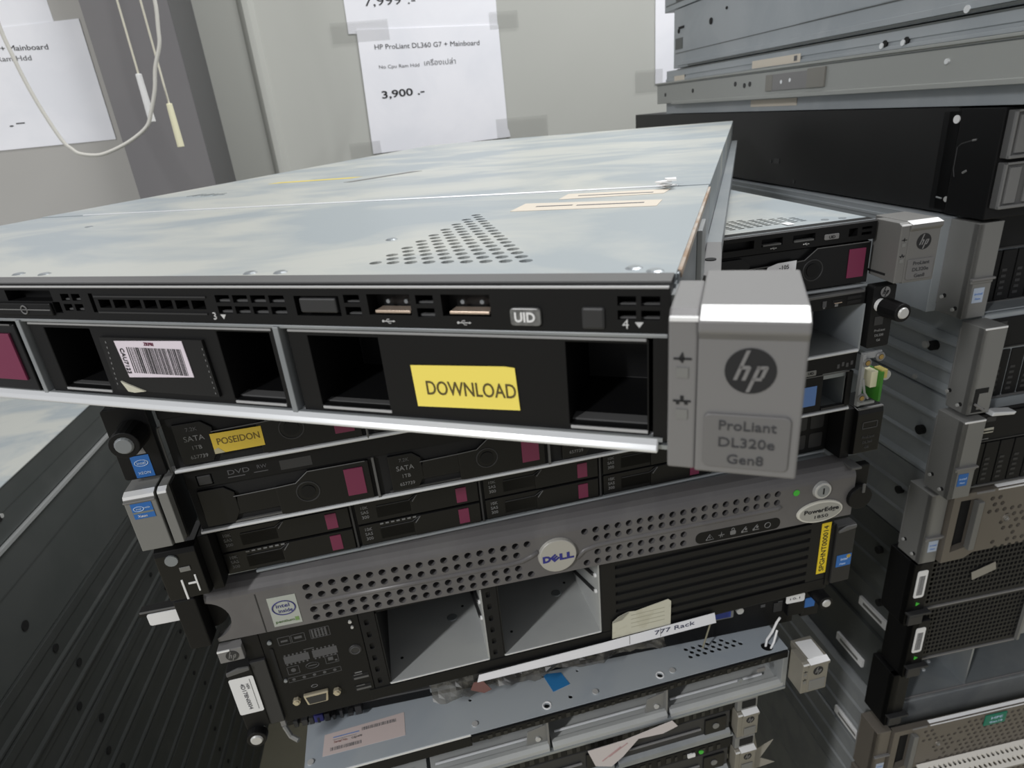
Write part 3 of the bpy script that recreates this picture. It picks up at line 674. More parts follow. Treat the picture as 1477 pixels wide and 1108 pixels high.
    bx('knob_glint_edge', LIPGR, t, 462, 464, -4, -2.6, 20.5, 28, .3)
    MB().cyl(-4,9,18,12.5,4,'y',24).build('thumbscrew', BLACK, t)
    bx('rack_ear', BLACK, t, -16,-3,-4,10,1.5,41,.8); bx('rack_ear', BLACK, t, 457,470,2,8,3,41,.8)
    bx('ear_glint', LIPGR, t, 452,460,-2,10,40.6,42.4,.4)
    rt = MB().prism([(-43,26),(-8,28),(0,33),(6,36),(6,38.6),(-2,36),(-10,31.6),(-43,29.6)],'y',13,6).build('rail_tab', BLACK, t, .4)
    MB().rrect(-38.4,-14.2,19.0,28.0,6.2,5.2,1.6).build('rail_label', STICK, rt, .2)
    bx('rail_tab_edge', LIPGR, rt, -42,-9,5.4,6.2,29,30.4,.3)
    return t
server_grey()

# ================================================================ two-unit server with open bays
def server_bays():
    P = (-185.9, 326.1, -389.); W = 435.
    t = thing('rack_server', 'two unit black server with empty bays, louvres and a yellow strip label', 'server', P, 10.56, 'rack servers in the middle stack')
    cut = B(77.4,152.2,-5,190,13.6,79).box(163.4,240.8,-5,190,13.6,79)
    MB().box(0,W,1,700,.4,86.6).build('chassis', BLKDUST, t, .3, cut=cut)
    lv = MB()
    for k in range(9): lv.prism([(-2,11+k*8.4),(3,12.6+k*8.4),(3,15.6+k*8.4),(-2,14.8+k*8.4)],'x',253,417)
    MB().box(242,437,-.8,1.4,1,86).build('louvre_panel', mat('louvre_black',(22,22,22),.5,spec=.3), t, .3, cut=lv)
    bx('louvre_backing', DARK, t, 250,420,1.2,1.5,9,85)
    MB().box(1,66,-.6,1.4,1,86).build('control_panel', BLACK, t, .4)
    for x0,x1 in ((66.4,77.2),(152.4,163.2),(241,249.8)):
        hl = MB()
        for k in range(6): hl.rrect(x0+3,x0+6,16+k*11,21+k*11,-3,3,1)
        MB().box(x0,x1,-.5,1.6,3,86).build('bay_post', BLKDUST, t, .3, cut=hl)
    for x0,x1 in ((77.4,152.2),(163.4,240.8)):
        bay = MB().box(x0,x1,-.3,190,12.6,13.9).box(x1-1.2,x1,0,190,13.6,79).build('empty_bay', FLOORB, t)
        bx('bay_inner_wall', BLKDUST, bay, x0,x0+1,0,190,13.9,79); bx('bay_back_wall', BLKDUST, bay, x0,x1,188,190,13.9,79)  # these walls are blackened to paint in the shade inside the bay
        bx('bay_front_edge', BRIGHT, bay, x0+.5,x1-.5,-.9,.2,12.7,13.8,.2)
        for k in range(2): MB().tube([(x1-2,9,62-k*15),(x1-2,70,34-k*15)],1.5,8).build('bay_runner', CHAR, bay); MB().cyl(x1-2.6,5,64-k*15,1.6,1.5,'x',10).build('runner_rivet', CHROME_GLINT, bay)
        MB().cyl(x1-22,50,13.8,4.4,.7,'z',20,3.6).build('rivet', STEEL, bay,.2); MB().cyl(x1-12,60,13.9,1.2,.2,'z',10).cyl(x0+10,20,13.9,1.2,.2,'z',10).build('hole_mark', DARK, bay)
    bx('front_rail', BLACK, t, 62,436,-1.2,1.2,2,12,.4)
    # printed system diagram
    dg = MB()
    def fr(x0,x1,z0,z1,w=.35):
        dg.box(x0,x1,-.72,-.6,z0,z0+w).box(x0,x1,-.72,-.6,z1-w,z1).box(x0,x0+w,-.72,-.6,z0,z1).box(x1-w,x1,-.72,-.6,z0,z1)
    fr(11.8,20,70.6,77.6); fr(20.6,29.6,70.6,77.6); dg.box(13.5,18,-.7,-.6,73,74.6).box(22.5,27.5,-.7,-.6,73.4,75.4)
    for k in range(5): dg.box(34+k*2.2,35.2+k*2.2,-.7,-.6,71,78)
    fr(33,46,70.4,78.6); fr(36,43,72,77)
    for x0 in (12,31):
        dg.box(x0,x0+16.6,-.7,-.6,53.6,60)
        for k in range(6): dg.box(x0+.6+k*2.7,x0+1.8+k*2.7,-.7,-.6,60.2,61.6).box(x0+.6+k*2.7,x0+1.8+k*2.7,-.7,-.6,52,53.4)
    dg.box(26,33,-.7,-.6,62.4,63)
    fr(12,20,43.4,50.6); dg.cyl(16,-.7,47,1.7,.1,'y',12); fr(38,47,45.4,52.4); dg.box(40,43.5,-.7,-.6,48,51).box(44.4,46,-.7,-.6,46.6,48)
    dg.ring(29,-.65,47.4,3.4,.2,'y',18,4,1.3,.75); dg.box(26,32,-.7,-.6,47,47.7)
    fr(10.8,47,36.4,40.8)
    for k in range(5): dg.cyl(14.5+k*7,-.7,38.6,1.2,.1,'y',10)
    dg.build('system_diagram', GINK2, t)
    MB().rrect(5.4,7.4,41,70,-1.3,-.5,.8).build('pull_slot', DARK, t)
    screw(t, 6.6, -.6, 75.6, 1.5, m=DULL); screw(t, 9.2,-.6,39.6,1.2,m=DULL)
    # video socket
    v = MB().prism([(17.6,23.6),(35,23.6),(33.4,14.2),(19.2,14.2)],'y',-.4,-3.4).build('video_socket', mat('pale_gold_metal',(206,196,172),.3,.6), t, .8)
    MB().prism([(19.2,22),(33.4,22),(32,15.4),(20.6,15.4)],'y',-3.45,-3.6).build('socket_face', CHAR, v)
    for x in (12.4,40.4): MB().cyl(x,-.4,19.4,3.0,-3,'y',6,2.8).cyl(x,-3.4,19.4,1.8,-1,'y',12).build('jack_screw', mat('pale_gold_metal',(206,196,172),.3,.6), v, .3)
    fr2 = MB().ring(26.4,-.65,28.4,1.5,.2,'y',14,4,1.4,.8).build('display_mark', GINK, t)
    MB().cyl(59.4,0,52.4,4.8,-1.4,'y',24,4.2).build('power_button', CHAR, t, .3); MB().ring(59.4,-1.5,52.4,3.1,.3,'y',20,5).build('power_mark', GINK2, t)
    for z in (24.6,14.0):
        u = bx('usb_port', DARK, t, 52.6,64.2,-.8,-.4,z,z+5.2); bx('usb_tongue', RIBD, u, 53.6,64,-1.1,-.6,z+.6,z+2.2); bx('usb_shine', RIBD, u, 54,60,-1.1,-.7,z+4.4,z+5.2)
    for z in (30.6,): bx('usb_mark', GINK, t, 55,60,-.75,-.6,z,z+1)
    screw(t, 60.4,-.6,78,1.2); screw(t,61,-.6,73,1.0)
    # ears
    tg = bx('logo_tag', SILV, t, -25.2,-9.6,-5,3,70.6,81.2,.5); bx('tag_edge', CHROME_GLINT, tg, -25.0,-17,-5.6,-4.6,80.0,81.2,.2)
    hp_logo(t, -16.6,-5.1,75.6,4.0, CHAR, SILV)
    e = MB().box(-24.6,-8.6,-4,5,6,63).build('rack_ear', BLACK, t, .8)
    MB().prism([(-24.4,58.4),(-9.2,60.4),(-9.2,63.2),(-16,63.8),(-24.4,61.4)],'y',-4,-5.6).build('ear_pull', RIBD, e, .5)
    st = MB().rrect(-24.9,-9.0,21.2,54.4,-4.05,-4.3,1.4).build('serial_label', STICK, e)
    text('4D178N0004','lettering',INKG,e,-17.2,-4.35,37,2.6,roll=-88,w=24); bx('label_frame', GINK, e, -12,-11.7,-4.45,-4.3,24,52); text('HSN','lettering',GINK,e,-14.2,-4.35,46,1.8,roll=-88)
    thumbscrew(t,-18.5,.4,-3,7.2,6)
    bx('ear_bracket', CHAR, t, -9,1,-3,6,5,64,.4); bx('tag_bracket', BLACK, t, -10,1,-1,5,64,86,.4)
    e2 = MB().box(438.4,455.6,-4,5,7.4,64.4).build('rack_ear', mat('matte_black_ear',(32,32,33),.5), t, .8)
    MB().prism([(439,59),(454.6,61.2),(454.6,64.2),(446,64.2),(439,61)],'y',-4,-5.6).build('ear_pull', RIBD, e2, .5)
    sx = sticker('processor_sticker', BLUES, t, 441.2,454.6,23.8,35.4,-4.05); text('intel','lettering',LBLUE,sx,448,-4.35,31,2.6); text('Xeon','lettering',LBLUE,sx,447,-4.35,26.4,1.8); MB().cyl(452,-4.3,33,2,-.06,'y',12).build('sticker_dot', mat('sticker_gold',(180,150,60),.5), sx)
    bx('ear_bracket', BLACK, t, 434.6,439,-2,6,5,66,.4)
    yl = sticker('yellow_strip_label', mat('strip_label_yellow',(236,206,40),.5), t, 426.2,434.6,18.4,68.6,-.9)
    text('SPGHNT000014','lettering',INK,yl,430.5,-1.18,43.4,4.4,roll=90,w=45)
    # torn note stuck on the louvres
    nt_ = MB().prism([(248.4,5),(297.2,5.4),(297.4,29),(295,31.4),(286,30.0),(268,27.4),(262,28.2),(254,25.6),(249,21.4)],'y',-2.2,-2.6).build('torn_note', CREAM, t)
    for k in range(4): bx('note_line', mat('faint_pencil',(170,168,150),.7), nt_, 264,292,-2.75,-2.6,12+k*4,12.5+k*4)
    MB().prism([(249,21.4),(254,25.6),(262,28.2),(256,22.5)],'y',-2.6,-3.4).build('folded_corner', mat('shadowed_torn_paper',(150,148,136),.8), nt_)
    return t
server_bays()

# paper strip tucked under the two-unit server
P6 = (-185.9, 326.1, -389.)
ps = MB().prism([(140,-3.6),(142,3.2),(240,4.4),(334.6,6.8),(336.4,-4.0),(238,-5.0)],'y',-3.4,-3.8).build('paper_strip', PAPER)
tag(ps, 'long white paper strip with handwriting hanging under the empty bays', 'paper'); place(ps, P6, 10.56)
text('777 Rack','handwriting', mat('blue_grey_pen',(70,74,96),.7), ps, 300,-3.9,1.6,4.2,roll=1.2,w=34)
for x in (262,288): bx('pencil_line', GINK, ps, x,x+.4,-3.95,-3.8,-3.6,5)

# ================================================================ recessed black server under it
def server_recess():
    P = (-207.0, 359.0, -432.6)
    t = thing('rack_server', 'set back black server half hidden behind paper strip and wrinkled plastic', 'server', P, 7.6, 'rack servers in the middle stack')
    MB().box(0,435,2,690,.4,42.4).build('chassis', BLKDUST, t, .3)
    bx('front_panel', BLACK, t, 0,435,-1,2,1,42,.4)
    bx('drive_carrier', BLACK2, t, 14,118,-4,0,16,40,.5); bx('carrier_edge', RIBD, t, 18,150,-5,-3,13.4,15,.3)
    bx('red_pull_tab', mat('dull_red_tab',(150,66,72),.5), t, 84,96,-7,-4,20,30,.6)
    MB().cyl(110,-2,25,6,-3,'y',18).build('round_button', DARK, t, .4)
    b = MB(); rnd = random.Random(11)
    for k in range(9):
        x = 10+k*6; b.box(x,x+rnd.uniform(2,5),-6,0,3,rnd.uniform(6,12))
    b.build('connector_pins', CHAR, t, .3)
    bx('blue_socket', DBLUE, t, 26,33,-6,0,4,11,.4); bx('white_clip', SILV, t, 2,6,-9,-1,10,30,.5); MB().tube([(4,-8,10),(8,-12,2),(14,-16,.8)],2,8).build('clip_wire', SILVD, t)
    for x in (124,134): MB().cyl(x,-1,20,3,-6,'y',12).build('silver_fitting', SILVD, t, .4)
    bx('fitting_plate', DULL, t, 118,142,-4,-1,8,32,.4)
    # the end with the blue video socket
    v = bx('video_socket', SILVD, t, 352,378,-4,-1,22,33,.8); bx('socket_face', VGAB, v, 355,375,-4.6,-4,24,31,.3)
    for x in (345,384): MB().cyl(x,-1,27,3.2,-3,'y',12).build('jack_screw', SCREWM, t, .3)
    MB().tube([(360,-6,40),(354,-9,24),(346,-14,6)],.7,6).build('loose_wire', mat('olive_wire',(132,128,108),.5), t)
    for x,z in ((392,34),(404,24),(411,30),(420,24),(399,38)): bx('port_mark', GINK2, t, x,x+4,-1.4,-1,z,z+3)
    bx('port_ring', CHAR, t, 416,424,-1.8,-1,16,26,1); bx('ring_socket', DARK, t, 436,440,-2,0,10,40)
    MB().rrect(424,441,27,36,-6,-5.6,1.8).build('white_tag', STICK, t); text('10.1','lettering',INKG,t,432,-6.1,31.5,2,w=9)
    bx('tag_holder', BLACK, t, 427,442,-5.4,0,12,41.5,.6)
    bx('rack_ear', BLACK, t, 441,457,-3,4,6,42,.6); thumbscrew(t, 452,33,-3,6.4,16); bx('blue_sticker_corner', BLUES, t, 443.5,453,-3.5,-3,16,26)
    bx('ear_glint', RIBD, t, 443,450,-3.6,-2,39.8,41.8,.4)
    return t
server_recess()

# crumpled clear plastic hanging in front of it
def plastic():
    nx, nz = 40, 9; b = MB(); rnd = random.Random(5); vs = []
    for j in range(nz+1):
        for i in range(nx+1):
            u = i/nx; v = j/nz
            x = 120+u*190; z = 42-v*(26-8*u)
            y = -6-v*6+2.2*math.sin(u*21+v*3)+1.4*math.sin(u*47+v*9)+rnd.uniform(-1,1)
            vs.append((x,y+0.,max(z+rnd.uniform(-1,1),3.)))
    b.v = vs
    b.f = [(j*(nx+1)+i, j*(nx+1)+i+1, (j+1)*(nx+1)+i+1, (j+1)*(nx+1)+i) for j in range(nz) for i in range(nx)]
    o = b.build('plastic_bag', PLAS, None)
    tag(o, 'wrinkled smoky clear plastic bag drooping below the paper strip', 'plastic bag'); place(o, (-205,346,-432.6), 9)
    r = MB().prism([(150,26),(153,33),(160,33),(166,22),(160,20)],'y',-15.5,-16).build('red_print', mat('faded_red_print',(120,84,80),.6), o)
    return o
plastic()

# ================================================================ silver server with open trays
P8 = (-220.15, 306.24, -477.)
def tray_face(t, x0, x1, H=43., y=0., bays=None, uid=True):
    """open drive cage: black top rail, silver trays with a bright folded front edge, brackets between"""
    pass
def server_trays():
    t = thing('rack_server', 'blue grey open server with silver trays, blue tape and a barcode label on its lid', 'server', P8, 10.9, 'rack servers in the middle stack')
    X0, X1, D = 41.5, 437., 640.
    MB().box(X0,X1,0,D,1.6,2.8).box(X0,X0+1.2,0,D,2.8,42).box(X1-1.2,X1,0,D,2.8,42).box(X0+1.2,X1-1.2,120,D,2.8,42).build('chassis', STEEL, t, .2)
    hx = hexholes(357,404,16,28,6.6,4.1,2.1,36,50,lambda x,y: not (x>396 and y>24), 8)
    for x,y,r in ((228.5,6.2,2.2),(248.8,8.6,1.8),(324.7,6.2,2.2),(170.5,29.6,1.5),(233,34,1.4),(422,6.4,5.0),(262,31,1.3)): hx.cyl(x,y,36,r,14,'z',14)
    lid = B(X0,X1,-.4,D,42.4,43.8).build('lid', LIDB, t, 0, cut=hx)
    bx('lid_underside', DARK, t, X0+2,X1-2,1,110,40.8,41.2)
    for x,y in ((170.4,6.6),(269,6.6),(336,7.2),(46,11.4)): screw(lid, x, y, 43.8, 2.4, 'z')
    for x,y,r in ((228.5,6.2,3.2),(324.7,6.2,3.0)): MB().ring(x,y,43.9,r,.6,'z',20,6).build('hole_rim', STICK, lid)
    lb = MB().prism([(54.4,13.6),(117,13.4),(117.4,34.2),(55.4,32)],'z',43.8,44.0).build('barcode_label', PINK, t)
    barcode(lb, 60,84,16.5,19.4,44.0,'top',3,INKG); barcode(lb, 84,111,27.5,30.4,44.0,'top',4,INKG)
    text('Serial No.','lettering',mat('red_brown_print',(150,110,104),.7),lb,68,23.4,44.02,1.9,'top'); text('CZJ1470','lettering',INKG,lb,80,23.2,44.02,1.6,'top')
    bx('blue_print_line', BLUEL, lb, 62,82,27.4,28.2,44.0,44.05); bx('print_line', GINK, lb, 62,80,25.4,25.8,44,44.05)
    MB().prism([(233,36.0),(248.4,33.2),(252,20.0),(236.9,16.9)],'z',43.8,44.1).build('blue_tape', BLUET, t)
    MB().tube([(421,7,40),(424,10,47),(430,12,52),(434,13,60),(436,12,66)],1.0,7).tube([(423,4,40),(428,6,47),(433,10,55)],.9,7).build('white_wire', STICK, t)
    # front: black top rail, folded lip on the other end
    bx('top_rail', BLACK, t, 166,X1-.5,-2.4,8,35.4,42.6,.6)
    bx('lid_front_edge', BRIGHT, t, X0,166,-1.0,.6,41.6,43.6,.3); bx('lower_rail', BLACK, t, X0,166,-.8,8,31,41,.4)
    r2 = random.Random(9); g = MB()
    for k in range(40):
        x = 172+k*6.3; g.box(x,x+r2.uniform(1.5,4),-2.8,-2.2,35.8+r2.uniform(0,3),39+r2.uniform(0,2.4))
    g.build('rail_grip', mat('rail_grip_black',(30,30,30),.4), t)
    for x0,x1 in ((X0+3,128),(131,226),(229,328),(331,X1-2)):
        tr = MB().prism([(110,6),(6,4.2),(1.5,2.8),(1.5,4.6),(6,6.2),(110,8)],'x',x0,x1).build('drive_tray', FLOORB, t, .2)
        MB().prism([(1.8,4.7),(-2.2,2.2),(-2.2,6.4),(.5,8.6),(4,8.6)],'x',x0,x1).build('tray_lip', FLOORB, tr, .3)
        MB().tube([(x0+4,9,9.4),(x1-14,9,9.4)],1.1,8).build('tray_bead', BRIGHT, tr)
        MB().cyl((x0+x1)/2-6,30,7,6,.6,'z',18,5).build('tray_boss', STEEL, tr); MB().cyl((x0+x1)/2-6,30,7.4,2,1.2,'z',12).build('tray_stud', CHROME_GLINT, tr)
        MB().box(x0,x1,105,108,6,36).build('tray_back', CHAR, tr)
    for x in (226,328):
        br = MB().box(x-.6,x+1,0,60,4,35).prism([(x-18,6.5),(x,8),(x,27),(x-16,24)],'y',3,4).build('tray_bracket', SILVD, t, .3)
        screw(br, x-8, 3, 14, 2.2)
    bx('bottom_lip', STEEL, t, X0,X1,-3,1.4,-.4,2.4,.4)
    u = MB().rrect(407.6,415,28.6,32.6,-3.6,-2.2,.8).build('uid_button', SILV, t, .2)
    screw(t, 392.7,-2.4,24.4,2.4,m=DULL)
    bx('end_post', DULL, t, 432.6,437.4,-2,30,2,42,.3)
    hp_ear(t, 438.6, 10.0, 43.8, -20.5, 6, 24, (), m=mat('tan_silver_plastic',(136,132,122),.45,.2), icons=True)
    pl = bx('name_plate', SILVD, t, 446,460.6,-19.6,-18.4,12,23,.4)
    MB().prism([(445.6,-15),(459.6,-15.5),(460.6,2),(446.2,3)],'z',43.9,44.2).build('white_sticker', STICK, t)
    return t
server_trays()

def server_low(label, dx, dz, dy, prints):
    d = math.radians(10.9); p = (P8[0]+dx*math.cos(d)-dy*math.sin(d), P8[1]+dx*math.sin(d)+dy*math.cos(d), P8[2]+dz)
    t = thing('rack_server', label, 'server', p, 10.9, 'rack servers in the middle stack')
    MB().box(88,435,20,640,.4,42.6).build('chassis', STEEL, t, .3)
    bx('front_backing', DARK, t, 89,434,12,20,1,42); bx('top_rail', BLACK, t, 88,434,-1,14,31,42.4,.5)
    g = MB(); r2 = random.Random(int(-dz))
    for k in range(42):
        x = 92+k*8; g.box(x,x+r2.uniform(2,5),-1.5,-.8,33,38+r2.uniform(0,2))
    g.build('rail_grip', mat('rail_grip_black',(30,30,30),.4), t)
    for k in range(1,4):
        x0 = 4+108*k
        tr = MB().box(x0,x0+104,0,12,3,29).build('drive_tray', CHAR, t, .6)
        MB().prism([(0,3),(-3,1.4),(-3,5.6),(1,9)],'x',x0,x0+104).build('tray_lip', DULL, tr, .3)
        MB().tube([(x0+10,-1,17),(x0+76,-1,17)],1.0,8).build('tray_bead', SILV, tr)
        bx('tray_latch', BLACK2, tr, x0+80,x0+100,-1.4,.2,8,26,.6); MB().cyl(x0+90,-1.2,17,3,-1,'y',14).build('latch_button', SILVD, tr)
    bx('bottom_lip', STEEL, t, 88,435,-3,2,-.3,1.8,.3)
    e = hp_ear(t, 436.5-0., -1.5, 27.5, -7, 14, 20, (), m=mat('tan_silver_plastic',(136,132,122),.45,.2), icons=False)
    bx('ear_head', SILVD, t, 437,456,-3,14,28.5,41.5,.6); bx('ear_window', DARK, t, 441,454,-3.6,-2.8,31,39.5,.4)
    bx('name_plate', SILVD, t, 443,454,-6.4,-5.6,1,9,.3)
    if prints:
        MB().rrect(392,399,33,37,-2.4,-1,.6).build('uid_button', STICK, t); MB().cyl(405,-1,35.4,2.2,-1,'y',14).build('green_light', GREEN, t)
        bx('white_label', STICK, t, 200,262,-3.9,-3.4,19,27)
    return t
server_low('slim server with plain trays under the silver one, set in towards the dark stack', -43.5, -44, 2, False)
server_low('lowest visible slim server, green light and white strip label on its front', -44.5, -88, 0, True)

# torn paper and a bent scrap of card
def scrap(name, poly, y, m, label, cat, P, yaw, lean=0):
    b = MB().prism(poly,'y',y,y-.5); o = b.build(name, m); tag(o, label, cat); place(o, P, yaw); return o
sc_ = scrap('paper_scrap', [(256,-4),(288,-3),(330,4),(335,-4),(322,-8),(300,-6),(286,-22),(276,-30),(262,-24)], -6, mat('pinkish_paper',(206,198,196),.8), 'torn pinkish paper scrap dangling below the silver trays', 'paper', P8, 10.9)
for k in range(2): MB().tube([(268+6*k,-6.7,-20+3*k),(284+6*k,-6.7,-9+2*k)],.5,5).build('faint_print', mat('faint_red_print',(170,140,138),.8), sc_)
scrap('card_scrap', [(404,-64),(416,-58),(420,-78),(436,-72),(424,-92),(440,-104),(402,-106)], 4, CARD, 'jagged grey card scrap sticking out beside the lowest silver ears', 'card', P8, 10.9)

# servers below the frame carry the stack down to the floor
def filler(name, label, group, pos, yaw, n, step, W, D, H, m, lowest):
    src = thing(name, label, 'server', pos, yaw, group)
    MB().box(0,W,0,D,0,H).build('chassis', m, src, .5); bx('front_panel', BLACK, src, 4,W-4,-2,.5,2,H-2,.5); bx('rack_ear', SILVD, src, -20,-1,-12,4,2,H-2,.6); bx('rack_ear', SILVD, src, W+1,W+20,-12,4,2,H-2,.6)
    for k in range(1,n):
        c = copy_tree(src); c.location.z -= k*step*S
filler('rack_server', 'plain server at the hidden bottom of the middle stack', 'servers at the hidden bottom of the middle stack', (-175,322,-612.0), 10.9, 14, 47.05, 345, 640, 46.4, STEEL, None)
# ================================================================ stack of two-unit servers beside (its flank faces the camera)
RO = (405., 515.); RY = 7.4
def rpos(x, y, z):
    a = math.radians(RY); return (RO[0]+x*math.cos(a)-y*math.sin(a), RO[1]+x*math.sin(a)+y*math.cos(a), z)
RG = 'two unit servers in the tall stack'
def flank(b, x, D, H, kind):
    """pressed ribs and ledges along the side of a case, standing out towards -x"""
    if kind == 0:
        b.box(x-1.2,x,70,D,H-8,H-5); b.box(x-1.2,x,70,D,4,8)
    elif kind == 1:
        b.prism([(x,H*.58),(x-6,H*.605),(x-6,H*.64),(x-1.5,H*.70),(x,H*.70)],'y',30,D); b.prism([(x,H*.27),(x-6,H*.295),(x-6,H*.33),(x-1.5,H*.39),(x,H*.39)],'y',26,D)
        b.prism([(x,.6),(x-4,.6),(x-4,5),(x-.5,10),(x,10)],'y',26,D)
    elif kind == 2:
        b.prism([(x,H*.70),(x-3,H*.715),(x-3,H*.74),(x,H*.78)],'y',36,D); b.prism([(x,H*.34),(x-2.6,H*.355),(x-2.6,H*.37),(x,H*.40)],'y',50,D); b.prism([(x,.6),(x-3.4,.6),(x-3.4,4),(x,9)],'y',36,D)
    else:
        b.prism([(x,H*.62),(x-2,H*.63),(x-2,H*.65),(x,H*.69)],'y',34,D); b.prism([(x,H*.28),(x-2,H*.29),(x-2,H*.31),(x,H*.34)],'y',34,D)
def two_unit(label, dx, dy, z, kind, m, H=86.6, D=690., earm=None, earw=23.5, eard=30, name='rack_server', bx0=20, cut=None):
    """origin: outer front bottom corner of the ear nearest the camera; body starts behind it"""
    t = thing(name, label, 'server', rpos(dx, dy, z), RY, RG)
    bd = MB().box(bx0,455,eard,D,.6,H-.6); flank(bd, bx0, D, H, kind)
    ch = bd.build('chassis', m, t, .4, cut=cut)
    bx('lid', m, t, bx0-.4,455.4,eard+.5,D,H-.6,H+.1,.2)
    if earm:
        ear = MB().box(0,earw,0,6,1,H-1.5).box(0,6,0,eard,1,H-1.5).build('rack_ear', earm, t, .7)
        bx('ear_top', earm, ear, 0,earw,0,eard,H-2.6,H-1.4,.4)
        bx('ear_back_edge', GINK, ear, -.3,.6,eard-1,eard+.6,8,H-8,.2)
    return t
def ear_marks(t, H, lipz, screws=True, inte=None, bright=True):
    ear = [c for c in t.children if c.name.startswith('rack_ear')][0]
    if bright: bx('bright_edge', CHROME_GLINT, ear, 1,22.5,-.8,1.2,H-3.2,H-1.6,.3)
    if lipz: bx('ear_lip', SILV, ear, 1,23.8,-3,.4,lipz-1.2,lipz+.8,.4); bx('lip_step', SILVD, ear, 1.5,23,-1.2,.2,lipz-4,lipz-1.2,.3)  # dark silver step below the ear lip
    if screws:
        for y,z in ((24,16),(10,7.5)): MB().cyl(-1.6,y,z,1.6,1.6,'x',10).build('ear_rivet', SCREWM, ear); MB().cyl(-.3,y-2,z+1.6,2.,.4,'x',10).build('ear_hole', DARK, ear)
    if inte:
        s_ = sticker('processor_sticker', inte, t, 7,17.4,15,28.5,-.1); text('intel','lettering',LBLUE if inte is BLUES else BLUEL,s_,12.2,-.4,23,2.2,w=7.5); text('Xeon','lettering',LBLUE if inte is BLUES else BLUEL,s_,12.2,-.4,18.6,1.8)
def sff_face(t, y, H, seed, x0=25., n=8):
    """row of upright small drives seen at a slant, with the port block above"""
    bx('front_panel', DARK, t, 23.6,452,y-1,y+1,1.5,H-1.5)
    pb = bx('port_block', BLACK, t, x0,x0+150,y-4,y,H*.62,H-4,.6)
    usb1 = bx('usb_port', mat('pale_port_metal',(196,194,184),.35,.5), pb, x0+7,x0+20,y-4.8,y-3.8,H*.72,H*.72+5.4,.3); bx('port_slot', DARK, pb, x0+8,x0+19.4,y-5,y-4.6,H*.72+1.5,H*.72+3)
    bx('port_mark', GINK, pb, x0+10,x0+17,y-4.3,y-4,H*.64,H*.64+1); bx('port_window', CHAR, pb, x0+10,x0+20,y-4.6,y-4,H*.86,H*.92)
    bx('panel_line', CHAR, pb, x0,x0+150,y-4.6,y-3.8,H*.61,H*.625)
    for k in range(n):
        d = MB().box(x0+2+k*16,x0+16.6+k*16,y-3,y,3,H*.58).build('drive_carrier', BLACK, t, .5)
        v = MB()
        for q in range(5): v.box(x0+4+k*16,x0+9+k*16,y-3.4,y-2.9,8+q*5.6,10.6+q*5.6)
        v.build('drive_vents', CHAR, d)
    bx('front_sill', RIBD, t, 23.6,452,y-4,y,.6,2.6,.4)
# r1
Z0 = -119.
t = two_unit('two unit server directly below the black drive chassis, silver ear with pale sticker', -1.1, 7.2, -207.2, 0, BLUEST, earm=SILVD, bx0=-9)
ear_marks(t, 86.6, 37, True, mat('pale_processor_sticker',(176,188,206),.5), False); sff_face(t, 31, 86.6, 1)
for z in (70,57): bx('side_slot', OLIVE, t, -9.6,-8.6,40,66,z,z+4)
MB().ring(19.6,50,37,5.5,.9,'y',20,6) if False else None
MB().cyl(-10,52,34,3,1,'x',14).build('side_screw', SCREWM, t)
bx('folded_front_lip', STEEL, t, 24,452,8,31,.1,1.8,.4)
t = two_unit('two unit server with a square opening at the foot of its silver ear', 4.9, -12.7, -294.6, 1, FLANK, earm=SILVD, eard=24)
ear_marks(t, 86.6, None); sff_face(t, 26, 86.6, 2)
ear = [c for c in t.children if c.name.startswith('rack_ear')][0]
bx('ear_opening', DARK, ear, 4.5,18,-.3,.8,3,27); bx('opening_back', SILVD, ear, 9,18,-.6,0,6,22); MB().tube([(6,-.8,12),(17,-.8,4)],1.2,6).build('opening_latch', SILV, ear)
MB().prism([(24,-2),(48,-4),(50,-1),(26,2)],'y',6,-4).build('latch_tongue', BRIGHT, t, .8)
MB().cyl(14,68,44,5,8,'x',14).build('side_hole', DARK, t); MB().cyl(11.5,73,44,3.6,8,'x',14).build('side_stud', SCREWM, t)
for y in (38,82): MB().cyl(14.4,y,5,2.4,4,'x',12).build('side_screw', SCREWM, t)
t = two_unit('two unit server whose silver ear carries a bright blue sticker', -.7, -18.0, -382.4, 2, FLANK, earm=SILVD)
ear_marks(t, 86.6, 36, True, BLUES); sff_face(t, 15, 86.6, 3)
MB().cyl(15,64,43,5,6,'x',14).build('side_hole', DARK, t)

